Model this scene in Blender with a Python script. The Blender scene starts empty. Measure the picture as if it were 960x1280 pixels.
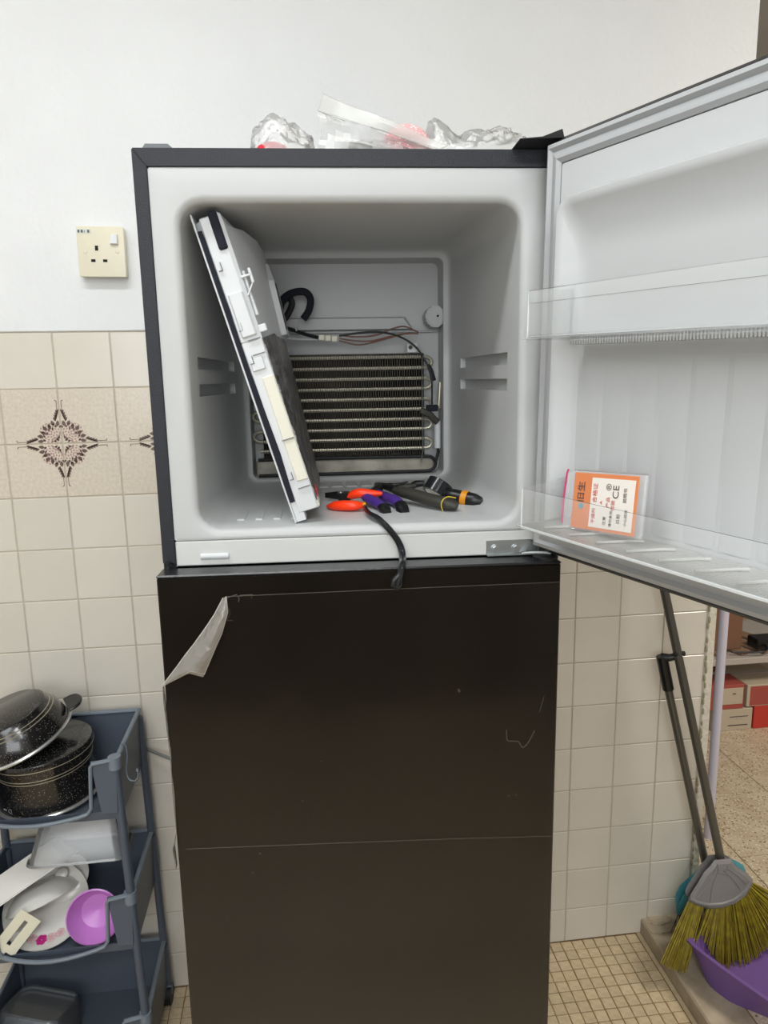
import bpy, bmesh, math, random
from mathutils import Vector, Matrix, Euler, noise
random.seed(7)
sc = bpy.context.scene
COL = sc.collection
PI = math.pi

# ------------------------------------------------------------------ camera
FPX, YAW, PITCH, ROLL = 888.38, .1225, .1835, -.0184
CAM = Vector((.4901, -1.5858, 1.4806))
cy_, sy_ = math.cos(YAW), math.sin(YAW); cp_, sp_ = math.cos(PITCH), math.sin(PITCH)
fwd = Vector((sy_*cp_, cy_*cp_, -sp_)); r0 = Vector((cy_, -sy_, 0)); u0 = r0.cross(fwd)
rgt = math.cos(ROLL)*r0 + math.sin(ROLL)*u0; upv = -math.sin(ROLL)*r0 + math.cos(ROLL)*u0
cam = bpy.data.cameras.new('camera'); camo = bpy.data.objects.new('camera', cam); COL.objects.link(camo)
camo.matrix_world = Matrix(((rgt.x, upv.x, -fwd.x, CAM.x), (rgt.y, upv.y, -fwd.y, CAM.y), (rgt.z, upv.z, -fwd.z, CAM.z), (0, 0, 0, 1)))
cam.sensor_fit = 'VERTICAL'; cam.sensor_height = 36.0; cam.lens = FPX/1280*36.0; cam.clip_start = .02
sc.camera = camo

# ------------------------------------------------------------------ light and exposure
sc.view_settings.view_transform = 'Standard'; sc.view_settings.look = 'None'
sc.view_settings.gamma = 1; sc.view_settings.use_curve_mapping = False
sc.view_settings.exposure = 0.70
sc.cycles.transparent_max_bounces = 32
w = bpy.data.worlds.new('world'); sc.world = w; w.use_nodes = True
w.node_tree.nodes['Background'].inputs[0].default_value = (.75, .85, 1, 1)
w.node_tree.nodes['Background'].inputs[1].default_value = .35
LAMP = Vector((.0, -1.06, 2.62)); FILL_LAMP = Vector((.45, -2.6, 2.62))
def area(name, loc, sx, sy, power, col, rot=(0, 0, 0)):
    l = bpy.data.lights.new(name, 'AREA'); l.shape = 'RECTANGLE'; l.size = sx; l.size_y = sy; l.energy = power; l.color = col
    o = bpy.data.objects.new(name, l); o.location = loc; o.rotation_euler = rot; COL.objects.link(o); return o
area('ceiling_lamp_light', LAMP - Vector((0, 0, .06)), 1.2, .16, 7, (.95, .98, 1))
area('ceiling_lamp_light', FILL_LAMP - Vector((0, 0, .06)), 1.2, .4, 16, (.95, .98, 1))  # added second lamp, fills the freezer from further back
area('fill_window_light', (.1, -3.33, 1.75), 1.5, 1.1, 15, (.96, .985, 1), (PI/2, 0, 0))  # made-up daylight from behind the camera, low frontal fill
area('next_room_light', (2.6, -.6, 2.6), .6, .6, 22, (1, .93, .82))

# ------------------------------------------------------------------ frames of reference
X0, Y0, TH = .3016, -.6523, -.051
cT, sT = math.cos(TH), math.sin(TH)
def fromf(p): return Vector((X0+p[0]*cT-p[1]*sT, Y0+p[0]*sT+p[1]*cT, p[2]))
def ray(u, v): return rgt*((u-480)/FPX) + upv*((640-v)/FPX) + fwd
def WY(u, v, y): d = ray(u, v); return CAM + d*((y-CAM.y)/d.y)      # real point of the room seen at a known distance y
def WZ(u, v, z): d = ray(u, v); return CAM + d*((z-CAM.z)/d.z)
_a, _b = CAM.x-X0, CAM.y-Y0
CF = Vector((_a*cT+_b*sT, -_a*sT+_b*cT, CAM.z))
def rf(u, v): d = ray(u, v); return Vector((d.x*cT+d.y*sT, -d.x*sT+d.y*cT, d.z))
def FY(u, v, y): d = rf(u, v); return CF + d*((y-CF.y)/d.y)
def FZ(u, v, z): d = rf(u, v); return CF + d*((z-CF.z)/d.z)

# ------------------------------------------------------------------ materials
def lin(c): return tuple(((x/255)/12.92 if x/255 <= .04045 else ((x/255+.055)/1.055)**2.4) for x in c)+(1,)
def mat(name, rgb, rough=.5, metal=0, noise_amt=0, noise_scale=20, bump=0, bump_scale=60, coat=0, trans=0, alpha=1, ior=1.45,
        rgb2=None, objvar=0, spec=None, speck=None, bump_dist=.001):
    m = bpy.data.materials.new(name); m.use_nodes = True; nt = m.node_tree; N = nt.nodes; L = nt.links
    b = N['Principled BSDF']; b.inputs['Roughness'].default_value = rough; b.inputs['Metallic'].default_value = metal
    b.inputs['Coat Weight'].default_value = coat; b.inputs['Coat Roughness'].default_value = .08
    b.inputs['Transmission Weight'].default_value = trans; b.inputs['Alpha'].default_value = alpha; b.inputs['IOR'].default_value = ior
    if spec is not None: b.inputs['Specular IOR Level'].default_value = spec
    tc = N.new('ShaderNodeTexCoord')
    c1 = lin(rgb); col = None
    b.inputs['Base Color'].default_value = c1
    if rgb2 or noise_amt:
        n = N.new('ShaderNodeTexNoise'); n.inputs['Scale'].default_value = noise_scale; n.inputs['Detail'].default_value = 4
        L.new(tc.outputs['Object'], n.inputs['Vector'])
        r = N.new('ShaderNodeValToRGB'); r.color_ramp.elements[0].position = .35; r.color_ramp.elements[1].position = .65
        c2 = lin(rgb2) if rgb2 else tuple(min(1, x*(1+noise_amt)) for x in c1[:3])+(1,)
        c0 = c1 if rgb2 else tuple(x*(1-noise_amt) for x in c1[:3])+(1,)
        r.color_ramp.elements[0].color = c0; r.color_ramp.elements[1].color = c2
        L.new(n.outputs['Fac'], r.inputs['Fac']); col = r.outputs['Color']
    if speck:
        for (srgb, sscale, thr) in speck:
            v = N.new('ShaderNodeTexVoronoi'); v.inputs['Scale'].default_value = sscale
            L.new(tc.outputs['Object'], v.inputs['Vector'])
            lt = N.new('ShaderNodeMath'); lt.operation = 'LESS_THAN'; lt.inputs[1].default_value = thr
            L.new(v.outputs['Distance'], lt.inputs[0])
            mx = N.new('ShaderNodeMix'); mx.data_type = 'RGBA'
            L.new(lt.outputs[0], mx.inputs[0])
            if col: L.new(col, mx.inputs[6])
            else: mx.inputs[6].default_value = c1
            mx.inputs[7].default_value = lin(srgb); col = mx.outputs[2]
    if objvar:
        oi = N.new('ShaderNodeObjectInfo'); hs = N.new('ShaderNodeHueSaturation')
        mr = N.new('ShaderNodeMapRange'); mr.inputs['To Min'].default_value = 1-objvar; mr.inputs['To Max'].default_value = 1+objvar
        L.new(oi.outputs['Random'], mr.inputs['Value']); L.new(mr.outputs[0], hs.inputs['Value'])
        if col: L.new(col, hs.inputs['Color'])
        else: hs.inputs['Color'].default_value = c1
        col = hs.outputs['Color']
    if col: L.new(col, b.inputs['Base Color'])
    if bump:
        n = N.new('ShaderNodeTexNoise'); n.inputs['Scale'].default_value = bump_scale; n.inputs['Detail'].default_value = 3
        L.new(tc.outputs['Object'], n.inputs['Vector'])
        bp = N.new('ShaderNodeBump'); bp.inputs['Strength'].default_value = bump; bp.inputs['Distance'].default_value = bump_dist
        L.new(n.outputs['Fac'], bp.inputs['Height']); L.new(bp.outputs['Normal'], b.inputs['Normal'])
    return m
def clear(name, rgb=(235, 240, 240), alpha=.16, rough=.1, ior=1.5, bump=0, bump_scale=60, bump_dist=.002):
    """clear plastic: see-through with a fresnel gloss"""
    m = bpy.data.materials.new(name); m.use_nodes = True; nt = m.node_tree; N = nt.nodes; L = nt.links
    out = N['Material Output']; b = N['Principled BSDF']; b.inputs['Base Color'].default_value = lin(rgb); b.inputs['Roughness'].default_value = rough
    t = N.new('ShaderNodeBsdfTransparent'); g = N.new('ShaderNodeBsdfGlossy'); g.inputs['Roughness'].default_value = rough
    fr = N.new('ShaderNodeFresnel'); fr.inputs['IOR'].default_value = ior
    m1 = N.new('ShaderNodeMixShader'); m1.inputs[0].default_value = alpha
    L.new(t.outputs[0], m1.inputs[1]); L.new(b.outputs[0], m1.inputs[2])
    m2 = N.new('ShaderNodeMixShader'); L.new(fr.outputs[0], m2.inputs[0]); L.new(m1.outputs[0], m2.inputs[1]); L.new(g.outputs[0], m2.inputs[2])
    L.new(m2.outputs[0], out.inputs['Surface'])
    if bump:
        tc = N.new('ShaderNodeTexCoord'); n = N.new('ShaderNodeTexNoise'); n.inputs['Scale'].default_value = bump_scale
        L.new(tc.outputs['Object'], n.inputs['Vector'])
        bp = N.new('ShaderNodeBump'); bp.inputs['Strength'].default_value = bump; bp.inputs['Distance'].default_value = bump_dist
        L.new(n.outputs['Fac'], bp.inputs['Height'])
        for q in (g, b): L.new(bp.outputs['Normal'], q.inputs['Normal'])
        L.new(bp.outputs['Normal'], fr.inputs['Normal'])
    return m
M = {}
M['plaster'] = mat('plaster', (228, 230, 231), .75, bump=.5, bump_scale=90, noise_amt=.012, noise_scale=6, bump_dist=.002)
M['ceiling'] = mat('ceiling_paint', (228, 228, 224), .9)
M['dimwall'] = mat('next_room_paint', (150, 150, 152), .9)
M['brownwall'] = mat('room_paint', (214, 214, 212), .8)
M['tile'] = mat('glazed_tile', (216, 210, 198), .16, objvar=.025, noise_amt=.015, noise_scale=9, bump=.12, bump_scale=16, bump_dist=.004)
M['tiletan'] = mat('speckled_tan_tile', (217, 207, 191), .18, objvar=.012, rgb2=(207, 196, 179), noise_scale=160, bump=.12, bump_scale=16, bump_dist=.004)
M['grout'] = mat('grout', (190, 180, 164), .9)
M['motif_brown'] = mat('brown_print', (104, 84, 76), .3)
M['motif_pink'] = mat('dusty_pink_print', (178, 144, 140), .3)
M['mosaic'] = mat('mosaic_tile', (204, 186, 154), .35, objvar=.07, rgb2=(190, 170, 138), noise_scale=70)
M['mosgrout'] = mat('mosaic_grout', (138, 112, 74), .9)
M['terrazzo'] = mat('terrazzo', (196, 176, 146), .3, rgb2=(214, 198, 172), noise_scale=14, speck=[((128, 106, 82), 75, .24), ((232, 222, 202), 95, .26), ((160, 120, 86), 60, .17)])
M['kerb'] = mat('kerb_cement', (160, 146, 124), .6, rgb2=(186, 172, 150), noise_scale=18, bump=.4, bump_scale=40)
M['black'] = mat('textured_black_steel', (27, 29, 37), .5, bump=.6, bump_scale=500, bump_dist=.0008)
M['door_black'] = mat('glossy_black_door', (26, 22, 18), .2, noise_amt=.25, noise_scale=3.5, spec=.16, bump=.05, bump_scale=7, bump_dist=.01)
M['cap_black'] = mat('black_plastic_cap', (34, 35, 37), .28, bump=.4, bump_scale=120)
M['liner'] = mat('white_liner', (188, 190, 190), .38, spec=.3, bump=.03, bump_scale=12, bump_dist=.004)
M['liner2'] = mat('door_liner', (191, 193, 194), .35, spec=.35)
M['gasket'] = mat('grey_gasket', (168, 170, 172), .5)
M['mullion'] = mat('off_white_plastic', (204, 205, 202), .35)
M['steel'] = mat('zinc_steel', (176, 182, 182), .28, metal=.9)
M['alu'] = mat('aluminium_tube', (190, 185, 168), .35, metal=.75)
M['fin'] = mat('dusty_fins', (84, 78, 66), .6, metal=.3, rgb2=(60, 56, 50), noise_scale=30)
M['recess'] = mat('recess_plastic', (182, 183, 184), .4)
M['dark'] = mat('dark_gap', (18, 18, 20), .8)
M['rubber'] = mat('black_rubber', (20, 21, 24), .55, bump=.4, bump_scale=200)
M['foam'] = mat('black_foam', (30, 32, 42), .95, bump=.8, bump_scale=400)
M['brownwire'] = mat('brown_wire', (112, 70, 52), .5)
M['white'] = mat('white_plastic', (204, 207, 209), .35)
M['cream'] = mat('cream_foam', (222, 220, 206), .8, bump=.4, bump_scale=150)
M['tape'] = mat('foil_tape', (84, 82, 84), .3, metal=.45, rgb2=(128, 126, 126), noise_scale=26, bump=1, bump_scale=38, bump_dist=.012)
M['clear'] = clear('clear_plastic', (244, 246, 246), .2, .12, 1.2)
M['clearbin'] = clear('clear_bin_plastic', (244, 248, 248), .09, .06, 1.18)
M['binedge'] = clear('bin_edge_plastic', (240, 244, 244), .6, .1, 1.4)
M['binfloor'] = clear('ribbed_bin_floor', (245, 245, 240), .55, .25, bump=.8, bump_scale=350)
M['film'] = clear('protective_film', (120, 110, 100), .012, .12, 1.22, bump=.15, bump_scale=9, bump_dist=.01)
M['filmflap'] = clear('curled_film', (196, 190, 180), .42, .22, bump=1, bump_scale=60, bump_dist=.006)
M['bag'] = clear('plastic_bag', (248, 248, 246), .34, .2, 1.35, bump=.8, bump_scale=55, bump_dist=.004)
M['bag2'] = clear('frosted_bag', (232, 232, 227), .4, .3, 1.35, bump=.6, bump_scale=30)
M['frost'] = clear('frosted_tub', (205, 208, 210), .24, .18)
M['smoke'] = clear('grey_clear_tub', (185, 190, 196), .2, .12)
M['red'] = mat('red_cloth', (200, 30, 48), .7)
M['pinknet'] = mat('pink_net', (226, 168, 170), .7, speck=[((238, 222, 220), 220, .35)])
M['orange'] = mat('orange_grip', (255, 62, 18), .35)
M['purple'] = mat('purple_grip', (70, 44, 128), .4)
M['darkgrip'] = mat('olive_black_grip', (52, 50, 44), .5)
M['blackgrip'] = mat('black_grip', (22, 22, 24), .32)
M['yellow'] = mat('yellow_line', (206, 180, 60), .5)
M['amber'] = mat('amber_band', (214, 140, 24), .45)
M['toolsteel'] = mat('tool_steel', (70, 70, 70), .35, metal=.9)
M['gloss_tape'] = mat('glossy_black_tape', (26, 28, 32), .18)
M['trolley'] = mat('grey_trolley', (82, 90, 102), .42)
M['trolley_rim'] = mat('light_grey_rim', (118, 128, 138), .4)
M['enamel'] = mat('speckled_black_enamel', (26, 25, 25), .2, speck=[((150, 146, 138), 280, .17)], coat=.5)
M['silver'] = mat('silver_rim', (196, 196, 192), .25, metal=.7)
M['goldline'] = mat('pale_line', (176, 168, 148), .35, metal=.5)
M['ceramic'] = mat('white_ceramic', (222, 220, 214), .15)
M['pinkflower'] = mat('magenta_print', (206, 44, 140), .3)
M['palepink'] = mat('pale_pink_print', (224, 170, 178), .3)
M['lilac'] = mat('lilac_plastic', (200, 132, 206), .25)
M['ivory'] = mat('ivory_plastic', (226, 222, 200), .35)
M['socket'] = mat('aged_ivory_plastic', (222, 216, 194), .4, noise_amt=.02, noise_scale=30)
M['sticker'] = mat('sticker_print', (80, 92, 104), .5)
M['polegrey'] = mat('grey_pole', (96, 94, 88), .3, metal=.5)
M['broomgrey'] = mat('grey_broom_head', (126, 124, 124), .4)
M['bristle'] = mat('olive_bristle', (160, 146, 40), .45, objvar=.12, rgb2=(126, 108, 34), noise_scale=60)
M['teal'] = mat('teal_plastic', (84, 158, 172), .3)
M['dustpan'] = mat('violet_plastic', (118, 88, 150), .4)
M['whitepole'] = mat('white_pole', (206, 202, 216), .35)
M['jamb'] = mat('jamb_plaster', (214, 208, 194), .8, bump=1, bump_scale=70, bump_dist=.004)
M['greenish'] = mat('mouldy_plaster', (150, 146, 116), .9)
M['carton_w'] = mat('white_carton', (196, 182, 160), .7)
M['carton_r'] = mat('red_carton', (196, 62, 52), .6)
M['carton_p'] = mat('dull_red_carton', (170, 82, 72), .7)
M['carton_b'] = mat('brown_carton', (128, 92, 70), .8)
M['wood'] = mat('brown_slat_wood', (150, 120, 96), .6)
M['shelf'] = mat('pale_shelf', (186, 176, 168), .5)
M['printdark'] = mat('dark_print', (84, 74, 70), .6)
M['printred'] = mat('red_print', (196, 90, 84), .6)
M['cardorange'] = mat('orange_card', (218, 132, 86), .5)
M['cardwhite'] = mat('white_card', (232, 226, 218), .5)
M['magenta'] = mat('magenta_seal', (208, 50, 110), .4)
M['cupboard'] = mat('brown_cupboard', (96, 66, 44), .5, rgb2=(80, 54, 36), noise_scale=6)
em = bpy.data.materials.new('lamp_tube'); em.use_nodes = True
em.node_tree.nodes['Principled BSDF'].inputs['Emission Color'].default_value = (1, .98, .94, 1)
em.node_tree.nodes['Principled BSDF'].inputs['Emission Strength'].default_value = 9
M['emit'] = em

# ------------------------------------------------------------------ mesh helpers
def sharp(bm, ang=35):
    a = math.radians(ang)
    for f in bm.faces: f.smooth = True
    for e in bm.edges:
        if len(e.link_faces) == 2:
            try: e.smooth = e.calc_face_angle() < a
            except Exception: pass
class MB:
    def __init__(s): s.bm = bmesh.new()
    def _xf(s, vs, mx):
        if mx is not None:
            for v in vs: v.co = mx @ v.co
    def box(s, a, b, bev=0, mx=None, seg=1):
        x0, y0, z0 = [min(p, q) for p, q in zip(a, b)]; x1, y1, z1 = [max(p, q) for p, q in zip(a, b)]
        t = bmesh.new()
        v = [t.verts.new(c) for c in ((x0,y0,z0),(x1,y0,z0),(x1,y1,z0),(x0,y1,z0),(x0,y0,z1),(x1,y0,z1),(x1,y1,z1),(x0,y1,z1))]
        for f in ((0,3,2,1),(4,5,6,7),(0,1,5,4),(1,2,6,5),(2,3,7,6),(3,0,4,7)): t.faces.new([v[i] for i in f])
        if bev: bmesh.ops.bevel(t, geom=list(t.edges), offset=bev, segments=seg, affect='EDGES', profile=.6)
        return s._add(t, mx)
    def _add(s, t, mx=None):
        bmesh.ops.recalc_face_normals(t, faces=list(t.faces))
        me = bpy.data.meshes.new('t'); t.to_mesh(me); t.free()
        if mx is not None: me.transform(mx)
        s.bm.from_mesh(me); bpy.data.meshes.remove(me); return s
    def loft(s, rings, close=True, cap0=False, cap1=False, mx=None, flip=False):
        t = bmesh.new(); R = [[t.verts.new(p) for p in r] for r in rings]
        n = len(R[0]); rng = range(n) if close else range(n-1)
        for A, B in zip(R, R[1:]):
            for i in rng:
                j = (i+1) % n
                try: t.faces.new((A[i], A[j], B[j], B[i]))
                except ValueError: pass
        if cap0: t.faces.new(R[0][::-1])
        if cap1: t.faces.new(R[-1])
        if flip is None: pass
        return s._add(t, mx)
    def tube(s, pts, r, n=10, mx=None, flat=None, cap=True):
        pts = [Vector(p) for p in pts]; rr = r if isinstance(r, (list, tuple)) else [r]*len(pts)
        rings = []; prev = None
        for i, p in enumerate(pts):
            d = (pts[min(i+1, len(pts)-1)] - pts[max(i-1, 0)]).normalized()
            if prev is None:
                up = Vector((0, 0, 1)) if abs(d.z) < .9 else Vector((0, 1, 0))
                nrm = (up - d*up.dot(d)).normalized()
            else: nrm = (prev - d*prev.dot(d)).normalized()
            prev = nrm; b = d.cross(nrm)
            fx, fy = flat if flat else (1, 1)
            rings.append([p + nrm*math.cos(2*PI*k/n)*rr[i]*fx + b*math.sin(2*PI*k/n)*rr[i]*fy for k in range(n)])
        return s.loft(rings, cap0=cap, cap1=cap, mx=mx)
    def cyl(s, a, b, r, n=16): return s.tube([a, b], r, n)
    def prism(s, poly, h, mx=None, bev=0):
        """poly in xy, from z 0 to h"""
        t = bmesh.new(); v0 = [t.verts.new((p[0], p[1], 0)) for p in poly]; v1 = [t.verts.new((p[0], p[1], h)) for p in poly]
        t.faces.new(v0[::-1]); t.faces.new(v1); n = len(poly)
        for i in range(n): t.faces.new((v0[i], v0[(i+1) % n], v1[(i+1) % n], v1[i]))
        if bev: bmesh.ops.bevel(t, geom=list(t.edges), offset=bev, segments=2, affect='EDGES')
        return s._add(t, mx)
    def lathe(s, prof, n=40, mx=None, cap0=True, cap1=True):
        rings = [[(r*math.cos(2*PI*k/n), r*math.sin(2*PI*k/n), z) for k in range(n)] for r, z in prof]
        return s.loft(rings, cap0=cap0, cap1=cap1, mx=mx)
    def poly(s, pts):
        v = [s.bm.verts.new(p) for p in pts]; s.bm.faces.new(v); return s
    def sphere(s, c, r, sc_=(1, 1, 1), sub=2, mx=None):
        t = bmesh.new(); bmesh.ops.create_icosphere(t, subdivisions=sub, radius=r)
        for v in t.verts: v.co = Vector((v.co.x*sc_[0], v.co.y*sc_[1], v.co.z*sc_[2])) + Vector(c)
        return s._add(t, mx)
    def build(s, name, m, parent=None, origin=None, label=None, ang=35, kind=None, recalc=False):
        if origin is not None:
            o_ = Vector(origin)
            for v in s.bm.verts: v.co -= o_
        sharp(s.bm, ang)
        me = bpy.data.meshes.new(name); s.bm.to_mesh(me); s.bm.free()
        me.materials.append(M[m] if isinstance(m, str) else m)
        o = bpy.data.objects.new(name, me); COL.objects.link(o)
        if parent: o.parent = parent
        if label: o['label'] = label
        if kind: o['kind'] = kind
        return o
def thing(name, label, cat, loc=(0, 0, 0), rot=(0, 0, 0), group=None):
    o = bpy.data.objects.new(name, None); COL.objects.link(o); o.empty_display_size = .05
    o.location = loc; o.rotation_euler = rot; o['label'] = label; o['category'] = cat
    if group: o['group'] = group
    return o
def tag(o, label, cat, group=None):
    o['label'] = label; o['category'] = cat
    if group: o['group'] = group
    return o
def struct(o): o['kind'] = 'structure'; return o
def rrect(x0, x1, z0, z1, r, y, n=5):
    out = []
    for cx, cz, a0 in ((x1-r, z1-r, 0), (x0+r, z1-r, 90), (x0+r, z0+r, 180), (x1-r, z0+r, 270)):
        for k in range(n+1):
            a = math.radians(a0+90*k/n); out.append((cx+r*math.cos(a), y, cz+r*math.sin(a)))
    return out
def bez(pts, n=8):
    """Catmull-Rom through pts"""
    P = [Vector(p) for p in pts]; P = [P[0]*2-P[1]] + P + [P[-1]*2-P[-2]]; out = []
    for i in range(1, len(P)-2):
        for k in range(n):
            t = k/n; a, b, c, d = P[i-1], P[i], P[i+1], P[i+2]
            out.append(.5*((2*b)+(c-a)*t+(2*a-5*b+4*c-d)*t*t+(3*b-a-3*c+d)*t*t*t))
    out.append(P[-2]); return out
def text(s, name, m, parent, mx, size=.01, depth=.0002, label=None):
    c = bpy.data.curves.new(name, 'FONT'); c.body = s; c.size = size; c.extrude = depth; c.align_x = 'CENTER'; c.align_y = 'CENTER'
    t = bpy.data.objects.new(name, c); COL.objects.link(t)
    bpy.context.view_layer.update()
    me = bpy.data.meshes.new_from_object(t.evaluated_get(bpy.context.evaluated_depsgraph_get()))
    bpy.data.objects.remove(t); me.name = name; me.materials.clear(); me.materials.append(M[m])
    me.transform(mx); o = bpy.data.objects.new(name, me); COL.objects.link(o); o.parent = parent
    if label: o['label'] = label
    return o

# ================================================================== THE SETTING
TP = .115; TOPZ = 1.59
XE = 1.52                                    # end of the back wall
# back wall: core (grout coloured) + plaster field, tiles as parts
wb = struct(MB().box((-1.6, .0016, 0), (XE, .13, 2.75)).build('wall_back', 'grout'))
MB().box((-1.6, -.002, TOPZ+.001), (XE, .008, 2.75), .002).build('plaster_field', 'plaster', wb)
MB().box((13*TP+.001, -.002, 0), (XE, .008, TOPZ+.001), .003).build('jamb_strip', 'jamb', wb)
g = MB()
for k in range(60):
    z = .2+1.35*k/60+random.uniform(-.01, .01); g.sphere((13*TP+.003+random.uniform(-.001, .002), -.002, z), .0035+random.random()*.002, (.8, .5, 2.2), 1)
g.build('mould_line', 'greenish', wb, kind='stuff')
tm = MB().box((-TP/2+.0012, -.006, -TP/2+.0012), (TP/2-.0012, .0, TP/2-.0012), .0012).build('tmp', 'tile'); tile_me = tm.data
td = tile_me.copy(); td.materials.clear(); td.materials.append(M['tiletan']); bpy.data.objects.remove(tm)
# printed rosette quarter, anchored at the tile corner, drawn in the +x +z quadrant
def leaf(mb, cx, cz, ang, L, W, y=-.0062):
    ca, sa = math.cos(ang), math.sin(ang)
    pts = [(-.5, 0), (-.15, .5), (.2, .38), (.5, 0), (.2, -.38), (-.15, -.5)]
    mb.prism([(cx+ca*p*L-sa*q*W, cz+sa*p*L+ca*q*W) for p, q in pts], .0003, Matrix(((1, 0, 0, 0), (0, 0, 1, y-.0002), (0, 1, 0, 0), (0, 0, 0, 1))))
mbq = MB(); mpk = MB()
for k in range(7):
    a = math.radians(8+74*k/6); R = .046+.003*(k % 2)
    leaf(mbq, R*math.cos(a)*.95, R*math.sin(a)*.95, a+random.uniform(-.3, .3), .013, .0075)
    leaf(mbq, .8*R*math.cos(a+.08), .8*R*math.sin(a+.08), a+.7, .007, .004)
for ax in (0, 1):
    for k in range(4):
        c = (.052+.0052*k, .006+.0018*(3-k)); 
        if ax: c = c[::-1]
        leaf(mbq, c[0], c[1], (.5 if not ax else 1.07), .0105, .005)
        leaf(mbq, c[0]+(.002 if not ax else -.0025), c[1]+(-.0025 if not ax else .002), (-.4 if not ax else 1.97), .008, .0035)
    p = [(.066, .0055), (.089, .0055), (.091, .009), (.0925, .009), (.0905, .0043), (.066, .0043)]
    if ax: p = [(q, r) for r, q in p]
    mbq.prism(p, .0003, Matrix(((1, 0, 0, 0), (0, 0, 1, -.0064), (0, 1, 0, 0), (0, 0, 0, 1))))
leaf(mbq, .009, .009, .78, .009, .005); leaf(mbq, .006, .014, 1.3, .006, .004); leaf(mbq, .014, .006, .2, .006, .004)
for ir, (rad, cnt) in enumerate(((.004, 5), (.009, 9), (.0145, 13), (.0195, 17))):
    for k in range(cnt):
        a = 2*PI*k/cnt+ir*.3; x, z = .0235+rad*math.cos(a), .0235+rad*math.sin(a)
        if x > .003 and z > .003: leaf(mpk, x, z, a+1.2, .0056, .0036)
for _ in range(16):
    a = random.uniform(.1, 1.45); rr = random.uniform(.012, .022); leaf(mpk, rr*math.cos(a), rr*math.sin(a), random.random()*6, .004, .0024)
qo = mbq.build('tmpq', 'motif_brown'); po = mpk.build('tmpp', 'motif_pink'); q_me, p_me = qo.data, po.data
bpy.data.objects.remove(qo); bpy.data.objects.remove(po)
flip = {}
for sx in (1, -1):
    for sz in (1, -1):
        S = Matrix.Diagonal((sx, 1, sz, 1))
        a_, b_ = q_me.copy(), p_me.copy(); a_.transform(S); b_.transform(S)
        if sx*sz < 0:
            for me in (a_, b_): me.flip_normals()
        flip[(sx, sz)] = (a_, b_)
for r in range(14):
    for c in range(-5, 13):
        if r == 13: continue
        x = (c+.5)*TP; z = TOPZ-(r+.5)*TP
        decor = r in (1, 2)
        o = bpy.data.objects.new('wall_tile', td if decor else tile_me); COL.objects.link(o); o.parent = wb
        o.location = (x, .006, z); o.rotation_euler = (random.uniform(-.004, .004), 0, random.uniform(-.004, .004))
        if decor:
            sx = 1 if c % 2 == 0 else -1; sz = 1 if r == 1 else -1
            cc = Vector((-sx*TP/2, 0, -sz*TP/2))
            for nm, me in zip(('leaf_print', 'flower_print'), flip[(sx, sz)]):
                f = bpy.data.objects.new(nm, me); COL.objects.link(f); f.parent = o; f.location = cc
hz = TOPZ-13*TP
cut = MB().box((-TP/2+.0012, -.006, 0), (TP/2-.0012, 0, hz-.0012), .0012).build('tmp', 'tile'); cm = cut.data; bpy.data.objects.remove(cut)
for c in range(-5, 13):
    o = bpy.data.objects.new('wall_tile', cm); COL.objects.link(o); o.parent = wb; o.location = ((c+.5)*TP, .006, 0)
# floors
fl = struct(MB().box((-1.6, -3.4, -.08), (1.362, .006, -.002)).build('floor_kitchen', 'mosgrout'))
MP = .0303
mo = MB().box((-MP/2+.0012, -MP/2+.0012, -.004), (MP/2-.0012, MP/2-.0012, .0005), .0006).build('tmp', 'mosaic'); mme = mo.data; bpy.data.objects.remove(mo)
rest = MB(); cnt = 0; seen = []
ix0, ix1 = int(-.9/MP), int(1.345/MP)
SK = .04
for i in range(ix0, ix1+1):
    for j in range(0, 46):
        x = i*MP; y = -.017-j*MP; 
        vis = (x > 1.07 and y > -.30) or (.12 < x < .34 and y > -.16)
        if vis and cnt < 296:
            o = bpy.data.objects.new('mosaic_tile', mme); COL.objects.link(o); o.parent = fl
            o.location = (x, y, random.uniform(-.0008, .0004)); o.rotation_euler = (random.uniform(-.01, .01), random.uniform(-.01, .01), random.uniform(-.03, .03)); cnt += 1
        else:
            z = random.uniform(-.0008, .0004); h = MP/2-.0012
            rest.box((x-h, y-h, -.004), (x+h, y+h, z+.0005))
rest.build('mosaic_tiles', 'mosaic', fl, kind='stuff')
MB().box((-1.6, -3.4, -.0015), (1.345, -1.4, -.0005)).box((1.3502, -3.4, -.004), (1.3612, .004, .0003), .0006).build('floor_field', 'mosaic', fl)
# kerb and the next room's terrazzo
kb = struct(MB().box((1.362, -3.4, -.05), (1.4695, .006, .042), .004).build('trim_1', 'kerb'))
g = MB()
for k in range(26):
    g.sphere((1.37+random.random()*.07, -.004-random.random()*.05, .043), .006+random.random()*.006, (1.3, 1, .35), 1)
g.build('cement_smear', 'kerb', kb, kind='stuff')
ft = struct(MB().box((1.4695, -3.4, -.05), (4.2, 2.4, .038)).build('floor_terrazzo', 'mosgrout'))
slab = MB().box((.0012, .0012, 0), (.3035, .3035, .0035), .0008).build('tmp', 'terrazzo'); sm_ = slab.data; bpy.data.objects.remove(slab)
xs = 1.775-.305; 
for i in range(0, 8):
    for j in range(-6, 8):
        o = bpy.data.objects.new('terrazzo_slab', sm_); COL.objects.link(o); o.parent = ft; o.location = (xs+i*.305, .192-.305+j*.305+.0, .038)
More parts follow.
